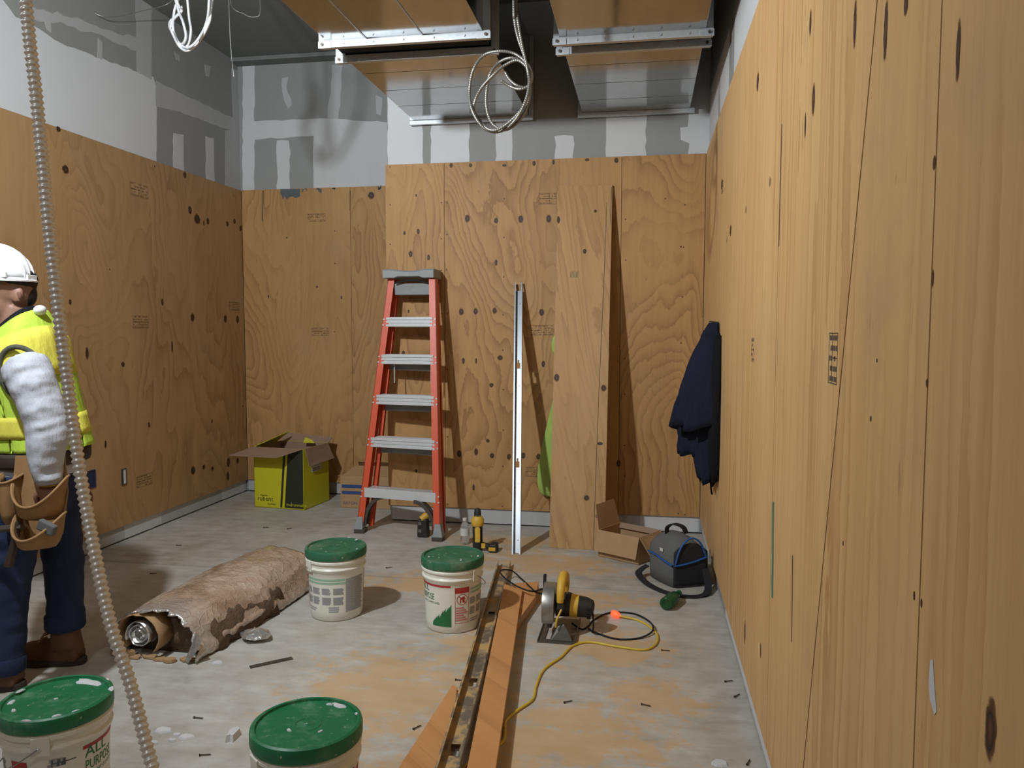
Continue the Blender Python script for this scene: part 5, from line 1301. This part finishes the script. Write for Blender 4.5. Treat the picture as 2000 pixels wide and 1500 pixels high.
HA = math.radians(44); HX = RH*math.cos(HA)+FH*math.sin(HA); HY = FH*math.cos(HA)-RH*math.sin(HA); HAX = (HX, HY, UP)
def worker():
    # one continuous body
    b = MB()
    ell(b, HC+UP*.028, .098, .076, .112, 20, 14, HAX); ell(b, HC-HX*.030-UP*.045, .066, .060, .080, 18, 12, HAX); ell(b, HC-HX*.090-UP*.012, .020, .014, .026, 10, 8, HAX); ell(b, HC-HX*.074+UP*.030, .022, .050, .014, 12, 8, HAX)
    ell(b, HC-HX*.084-UP*.062, .013, .024, .010, 10, 6, HAX); ell(b, HC-HX*.080-UP*.100, .020, .026, .020, 10, 8, HAX)
    for s in (-1, 1): ell(b, HC+HX*.016+HY*s*.077-UP*.012, .020, .011, .033, 12, 8, ((HX*.9+HY*s*.4).normalized(), (HY*s*.9-HX*.4).normalized(), (UP+HX*.15).normalized()))
    limb(b, [HC+RH*.022-UP*.06, J(28, 632, 3.12), J(36, 668, 3.12)], [.056,.056,.075])
    b.rings(torso_rings(TOR[1:], -.022))
    for a, e_, w_ in ((LSH, LEL, LWR), (RSH, REL, RWR)): limb(b, [a, e_, w_], [.055,.044,.042,.034,.027])
    for a, e_, w_ in ((LHP, LKN, LAN), (RHP, RKN, RAN)): limb(b, [a, e_, w_], [.080,.066,.052,.050,.036])
    # hands: palm, four fingers of unequal length, thumb from the side of the palm
    for w_, d, side in ((LWR, (LWR-LEL).normalized(), -1), (RWR, (RWR-REL).normalized(), 1)):
        fw = -RH; pal = w_+d*.045; ell(b, pal, .042, .017, .050, 12, 10, (fw, FH, d))
        for k, (o, l) in enumerate(((.030, .070), (.011, .080), (-.009, .074), (-.028, .058))):
            r = pal+fw*o+d*.040; limb(b, [r, r+d*l*.5+FH*side*-.006, r+d*l*.85+FH*side*-.026, r+d*l*.9+FH*side*-.040], [.0095,.009,.008,.007], 8, 4)
        r = pal+fw*.034-d*.015; limb(b, [r, r+fw*.020+d*.026, r+fw*.022+d*.056-FH*side*.010], [.0115,.010,.008], 8, 4)
    body = remesh_link(b, 'person', M_SKIN, None, .0065, 4)
    tag(body, 'worker in white hard hat and lime vest walking left, hand in tool pouch', 'person')
    par = body
    # face details
    for s in (-1, 1):
        c = HC-HX*.080+HY*s*.030+UP*.012; e1 = ell(MB(), c, .010, .013, .009, 10, 8, HAX).build('eye', M_LABEL, par, smooth='full'); ell(MB(), c-HX*.007, .005, .006, .006, 8, 6, HAX).build('iris', M_BLACK, e1, smooth='full')
        MB().tube(spline([c+UP*.022-HX*.008-HY*s*.016, c+UP*.028-HX*.008, c+UP*.022+HX*.002+HY*s*.016], 4), .004, 6).build('eyebrow', M_HAIR, par)
        ell(MB(), HC+HX*.017+HY*s*.086-UP*.012, .009, .003, .016, 10, 8, ((HX*.9+HY*s*.4).normalized(), (HY*s*.9-HX*.4).normalized(), UP)).build('ear_hollow', simple('ear_shade_skin', (112, 74, 60), .6), par, smooth='full')
    ell(MB(), HC-HX*.096-UP*.062, .004, .024, .004, 10, 6, HAX).build('lips', simple('lips', (132, 78, 66), .5), par, smooth='full')
    # short hair below the hat, clear of the ears
    h = MB(); ell(h, HC+HX*.008+UP*.052, .099, .080, .070, 18, 12, HAX); ell(h, HC+HX*.058-UP*.004, .042, .056, .056, 16, 12, HAX)
    remesh_link(h, 'hair', M_HAIR, par, .007, 3)
    # hard hat
    hc = J(-9, 549, 3.12); n = 40; rings = []
    def hatring(f, z, ins=1.0, brim=0.0): return [hc+RH*((.140*ins+brim*(1.9 if math.cos(t) < -.3 else .55))*math.cos(t)) + FH*((.112*ins+brim*.5)*math.sin(t)) + UP*(z) for t in [2*PI*k/n for k in range(n)]]
    for i in range(9):
        t = i/8*PI/2*.97; rings.append(hatring(0, .008+.135*math.sin(t), math.cos(t)**.75))
    hat = MB().rings(rings).build('hard_hat', M_HAT, par, smooth='full')
    MB().rings([hatring(0, .0, .97, .0), hatring(0, -.004, 1.0, .026), hatring(0, .002, 1.0, .028), hatring(0, .012, 1.0, .004)], cap=False).build('hat_brim', M_HAT, hat, smooth=True)
    sd = [o for o in COL.objects if o.parent == hat][-1].modifiers.new('solid', 'SOLIDIFY'); sd.thickness = .003
    for off in (-.028, 0, .028):
        pts = []
        for i in range(17):
            t = PI*i/16; pts.append(hc+RH*(.137*math.cos(t))*(1 if abs(math.cos(t)) > .1 else 1)+FH*off+UP*(.008+.138*math.sin(t)**.85*(1-.12*abs(off)/.028)))
        MB().tube(pts, .006, 6).build('hat_ridge', M_HAT, hat, smooth='full')
    for dx in (-.04, .085): MB().box((-.02,-.008,-.010), (.02,.008,.012), Matrix.Translation(hc+RH*dx-FH*(.108 if dx < 0 else .092)+UP*.018) @ Matrix.Rotation(YAW, 4, 'Z')).build('hat_slot', M_HAT, hat, bevel=.003)
    MB().box((-.004,-.03,-.002), (.004,.03,.020), Matrix.Translation(hc+RH*.146+UP*.004) @ Matrix.Rotation(YAW, 4, 'Z')).build('hat_clip', M_HAT, hat, bevel=.002)
    # sweatshirt
    s = MB(); s.rings(torso_rings(TOR[1:8]+[(77,905,.146,.178),(77,922,.146,.180)], .004)); 
    limb(s, [LSH+UP*.01, J(62, 745, 2.91), LEL+RH*.006, J(90, 890, 2.895), LWR-UP*.0], [.086,.084,.077,.072,.060,.046], 18); limb(s, [RSH+UP*.01, REL, RWR], [.082,.074,.064,.044], 18)
    def folds(c):
        d = min((c-LEL).length, .5); w_ = c.dot(RH); a = mn.noise(Vector((w_*9+c.z*5, c.dot(FH)*6, c.z*20-w_*9)))*.008+mn.noise(Vector((w_*22+c.z*14, c.dot(FH)*14, c.z*40-w_*12+5)))*.004
        k = 1 if ((c-LSH).length < .62 and (c-J(60,800,3.12)).dot(FH) < -.12) else .35
        return c-FH*a*k*1.2+RH*a*k*.7
    remesh_link(s, 'sweatshirt', M_SWEAT, par, .0085, 4, folds)
    cf = MB(); limb(cf, [LWR-UP*.025, LWR-UP*.0, LWR+UP*-.008], [.044,.045,.036], 16, 3)
    MB().tube([LWR+(LEL-LWR).normalized()*.02, LWR-(LEL-LWR).normalized()*.012], [.047,.043], 16).build('cuff', M_SWEAT, par, smooth='full')
    # dark collar
    cl = torso_rings([(34,624,.064,.070),(33,642,.076,.086)], .004); MB().rings(cl, cap=False).build('collar', M_LINING, par, smooth='full'); sd = [o for o in COL.objects if o.parent == par][-1].modifiers.new('solid', 'SOLIDIFY'); sd.thickness = .008
    # vest
    v = MB(); V = [(37,640,.080,.092),(38,656,.096,.135),(42,684,.126,.178),(52,735,.142,.178),(64,795,.146,.170),(76,845,.152,.172),(82,872,.156,.176)]
    rg = torso_rings(V, .012, 36)
    keep = MB(); 
    for i in range(len(rg)-1):
        for k in range(36):
            q = (rg[i][k], rg[i][(k+1) % 36], rg[i+1][(k+1) % 36], rg[i+1][k]); c = sum(q, Vector())/4
            keep.add(q, [(0,1,2,3)])
    vo = keep.build('safety_vest', M_VEST, par, smooth='full'); bm = bmesh.new(); bm.from_mesh(vo.data); bmesh.ops.remove_doubles(bm, verts=bm.verts, dist=.0005)
    bm.to_mesh(vo.data); bm.free(); vo.data.polygons.foreach_set('use_smooth', [True]*len(vo.data.polygons))
    ss = vo.modifiers.new('ss', 'SUBSURF'); ss.levels = ss.render_levels = 2; sd = vo.modifiers.new('solid', 'SOLIDIFY'); sd.thickness = .006
    # yellow reflective bands
    def band(y0, y1, k0, k1, nm, mat, g=.0205):
        import bisect
        def at(y):
            for a, c in zip(V, V[1:]):
                if a[1] <= y <= c[1]: f = (y-a[1])/(c[1]-a[1]); return tuple(a[i]*(1-f)+c[i]*f for i in range(4))
            return V[-1]
        rr = torso_rings([at(y0+(y1-y0)*j/4) for j in range(5)], g, 36); m = MB()
        m.rings([[r[k % 36] for k in range(k0, k1+1)] for r in rr], cap=False, close=False); o = m.build(nm, mat, vo, smooth='full'); sd = o.modifiers.new('solid', 'SOLIDIFY'); sd.thickness = .003
    band(806, 846, 0, 36, 'waist_band', M_VYEL); band(668, 730, 27, 36, 'shoulder_band', M_VYEL); band(668, 730, 0, 9, 'shoulder_band', M_VYEL)
    # bound armholes
    for a, e_ in ((LSH, LEL), (RSH, REL)):
        ax = (J(62, 745, 2.91)-LSH).normalized() if a is LSH else (e_-a).normalized(); sgn = -1 if a is LSH else 1
        n1 = (FH*sgn*.92-UP*.25).normalized(); n2 = n1.orthogonal().normalized(); n3 = n1.cross(n2)
        c = a-UP*.022+RH*.004; pts = []
        for k in range(33):
            t = 2*PI*k/32; pts.append(c+RH*(.088*math.cos(t)-.030*math.sin(t))+UP*(.108*math.sin(t))+FH*sgn*(.020-.012*max(0, math.sin(t))))
        MB().tube(pts, .010, 8).build('armhole_binding', M_TRIM, vo, smooth='full')
    # jeans
    jn = MB(); jn.rings(torso_rings([(77,905,.126,.160),(76,930,.130,.168),(70,965,.122,.165),(66,1000,.10,.15)], .008))
    limb(jn, [LHP, J(38, 1010, 3.03), LKN, J(12, 1210, 3.015), LAN-UP*.02], [.105,.100,.086,.076,.072,.076], 18); limb(jn, [RHP, J(112, 1010, 3.215), RKN, J(127, 1160, 3.23), RAN+UP*.035], [.105,.095,.080,.074,.070,.074], 18)
    remesh_link(jn, 'jeans', M_JEAN, par, .010, 5, lambda c: c-FH*mn.noise(Vector((c.x*9, c.y*9, c.z*22)))*.010+RH*mn.noise(Vector((c.x*9+4, c.y*9, c.z*25)))*.006)
    for p, d in ((RAN+UP*.022, RKN-RAN), (LAN-UP*.03, LKN-LAN)):
        d = d.normalized(); MB().tube([p+d*.055, p+d*.05, p+d*.0, p-d*.012], [.070,.076,.077,.070], 18).build('jeans_cuff', M_JEAN, par, smooth='full')
    # boots
    for an, gx in ((RAN, 0), (LAN, 0)):
        g = Vector((an.x, an.y, 0)); toe = -RH; bt = MB()
        limb(bt, [g+UP*.20, g+UP*.13, g+UP*.075+RH*.004], [.056,.056,.062], 16); ell(bt, g+UP*.062+RH*.012, .062, .048, .048); ell(bt, g+toe*.075+UP*.058, .092, .048, .046); ell(bt, g+toe*.135+UP*.050, .062, .052, .042)
        bt.box((-.06,-.044,.018), (.185,.044,.05), Matrix.Translation(g) @ Matrix.Rotation(YAW+PI, 4, 'Z'))
        bo = remesh_link(bt, 'boot', M_BOOT, par, .008, 5)
        out = []
        for k in range(28):
            t = 2*PI*k/28; u_, w_ = math.cos(t), math.sin(t); x = .065-.137*u_ if False else .062+.142*u_; w = (.050+.008*(u_ > 0))*math.copysign(abs(w_)**.7, w_)*(1-.14*math.exp(-((u_+.25)/.3)**2))
            out.append(g+toe*x+FH*w+UP*.0008)
        MB().prism(out, UP*.026).build('boot_sole', M_SOLE, bo, bevel=.004)
        for k in range(5):
            c = g+toe*(.040+.012*k)+UP*(.150-.017*k); MB().tube([c-FH*.030+toe*.020, c+toe*.030, c+FH*.030+toe*.020], .004, 6).build('boot_lace', M_LEATH, bo)
    # tool belt
    br = torso_rings([(80,874,.142,.182),(80,880,.146,.186),(80,896,.146,.186),(80,902,.142,.182)], .012, 36); MB().rings(br, cap=False).build('tool_belt', M_BELT, par, smooth='full'); belt = [o for o in COL.objects if o.parent == par][-1]
    sd = belt.modifiers.new('solid', 'SOLIDIFY'); sd.thickness = .006
    def pocket(nm, cx, ytop, ybot, hw, bulge, dip, D, mat=M_LEATH, taper=.75, par_=None):
        n = 18; m = 10; rings = []
        for j in range(m+1):
            ring = []
            for k in range(n+1):
                t = PI*k/n; s_ = math.sin(t); yt = ytop+dip*s_**1.5; y = ybot+(yt-ybot)*(j/m) - (0 if j else 0)
                f = taper+(1-taper)*(j/m); rb = min(1, (j/m)*3.2+.25)**.5
                yy = y-(1-rb)*0
                c = J(cx, yy, D); ring.append(c+RH*(-math.cos(t)*hw*f*(.55+.45*rb))-FH*(bulge*s_*rb*(.8+.2*j/m)))
            rings.append(ring)
        o = MB().rings(rings, cap=False, close=False).build(nm, mat, par_ or belt, smooth='full'); sd = o.modifiers.new('solid', 'SOLIDIFY'); sd.thickness = .006
        MB().tube(rings[-1], .005, 6).build('pocket_rim', mat, o, smooth='full')
        return o
    bk = [J(32,890,2.925), J(128,890,2.925), J(134,960,2.92), J(124,1040,2.915), J(104,1066,2.91), J(62,1066,2.91), J(40,1030,2.91), J(22,1000,2.915)]
    MB().prism(bk, -FH*.006).build('pouch_back', M_LEATH, belt)
    # the pouch's pieces sit on the belt; deeper pieces keep to two levels
    def pk(*a): 
        o = pocket(*a, par_=par); return o
    pk('upper_pocket', 84, 928, 1012, .098, .105, 52, 2.915); pk('lower_pocket', 84, 1000, 1066, .086, .125, 40, 2.905); pk('side_pocket', 27, 925, 1024, .040, .07, 12, 2.925)
    MB().box((-.035,-.012,-.02), (.035,.012,.02), Matrix.Translation(J(92, 1030, 2.83)) @ Matrix.Rotation(.4, 4, 'Y')).build('tape_measure', M_BAG, par, bevel=.006)
    MB().tube([J(36,1020,2.86), J(28,1060,2.855), J(17,1106,2.85)], [.012,.013,.016], 8).build('hammer_handle', M_BELT, par)
    hh = [J(-30,1036,2.86), J(44,1030,2.86)]; MB().tube([hh[0], hh[0]*.6+hh[1]*.4, hh[1]], [.006,.013,.014], 8).build('hammer_head', M_DARKMETAL, par)
    q = [LWR+(LWR-LEL).normalized()*.012+RH*(.036*math.cos(t))+FH*(.032*math.sin(t)) for t in [2*PI*k/20 for k in range(21)]]; MB().tube(q, .004, 6).build('bracelet', simple('brass', (200, 170, 90), .3, .9), par, smooth='full')
    # white mask pushed round to the nape
    m = MB(); c = J(78, 606, 3.08); ell(m, c, .022, .030, .020, 12, 8, ((RH*.8+UP*.6).normalized(), FH, (UP*.8-RH*.6).normalized())); m.build('dust_mask', M_HAT, par, smooth='full')
    return body
worker()
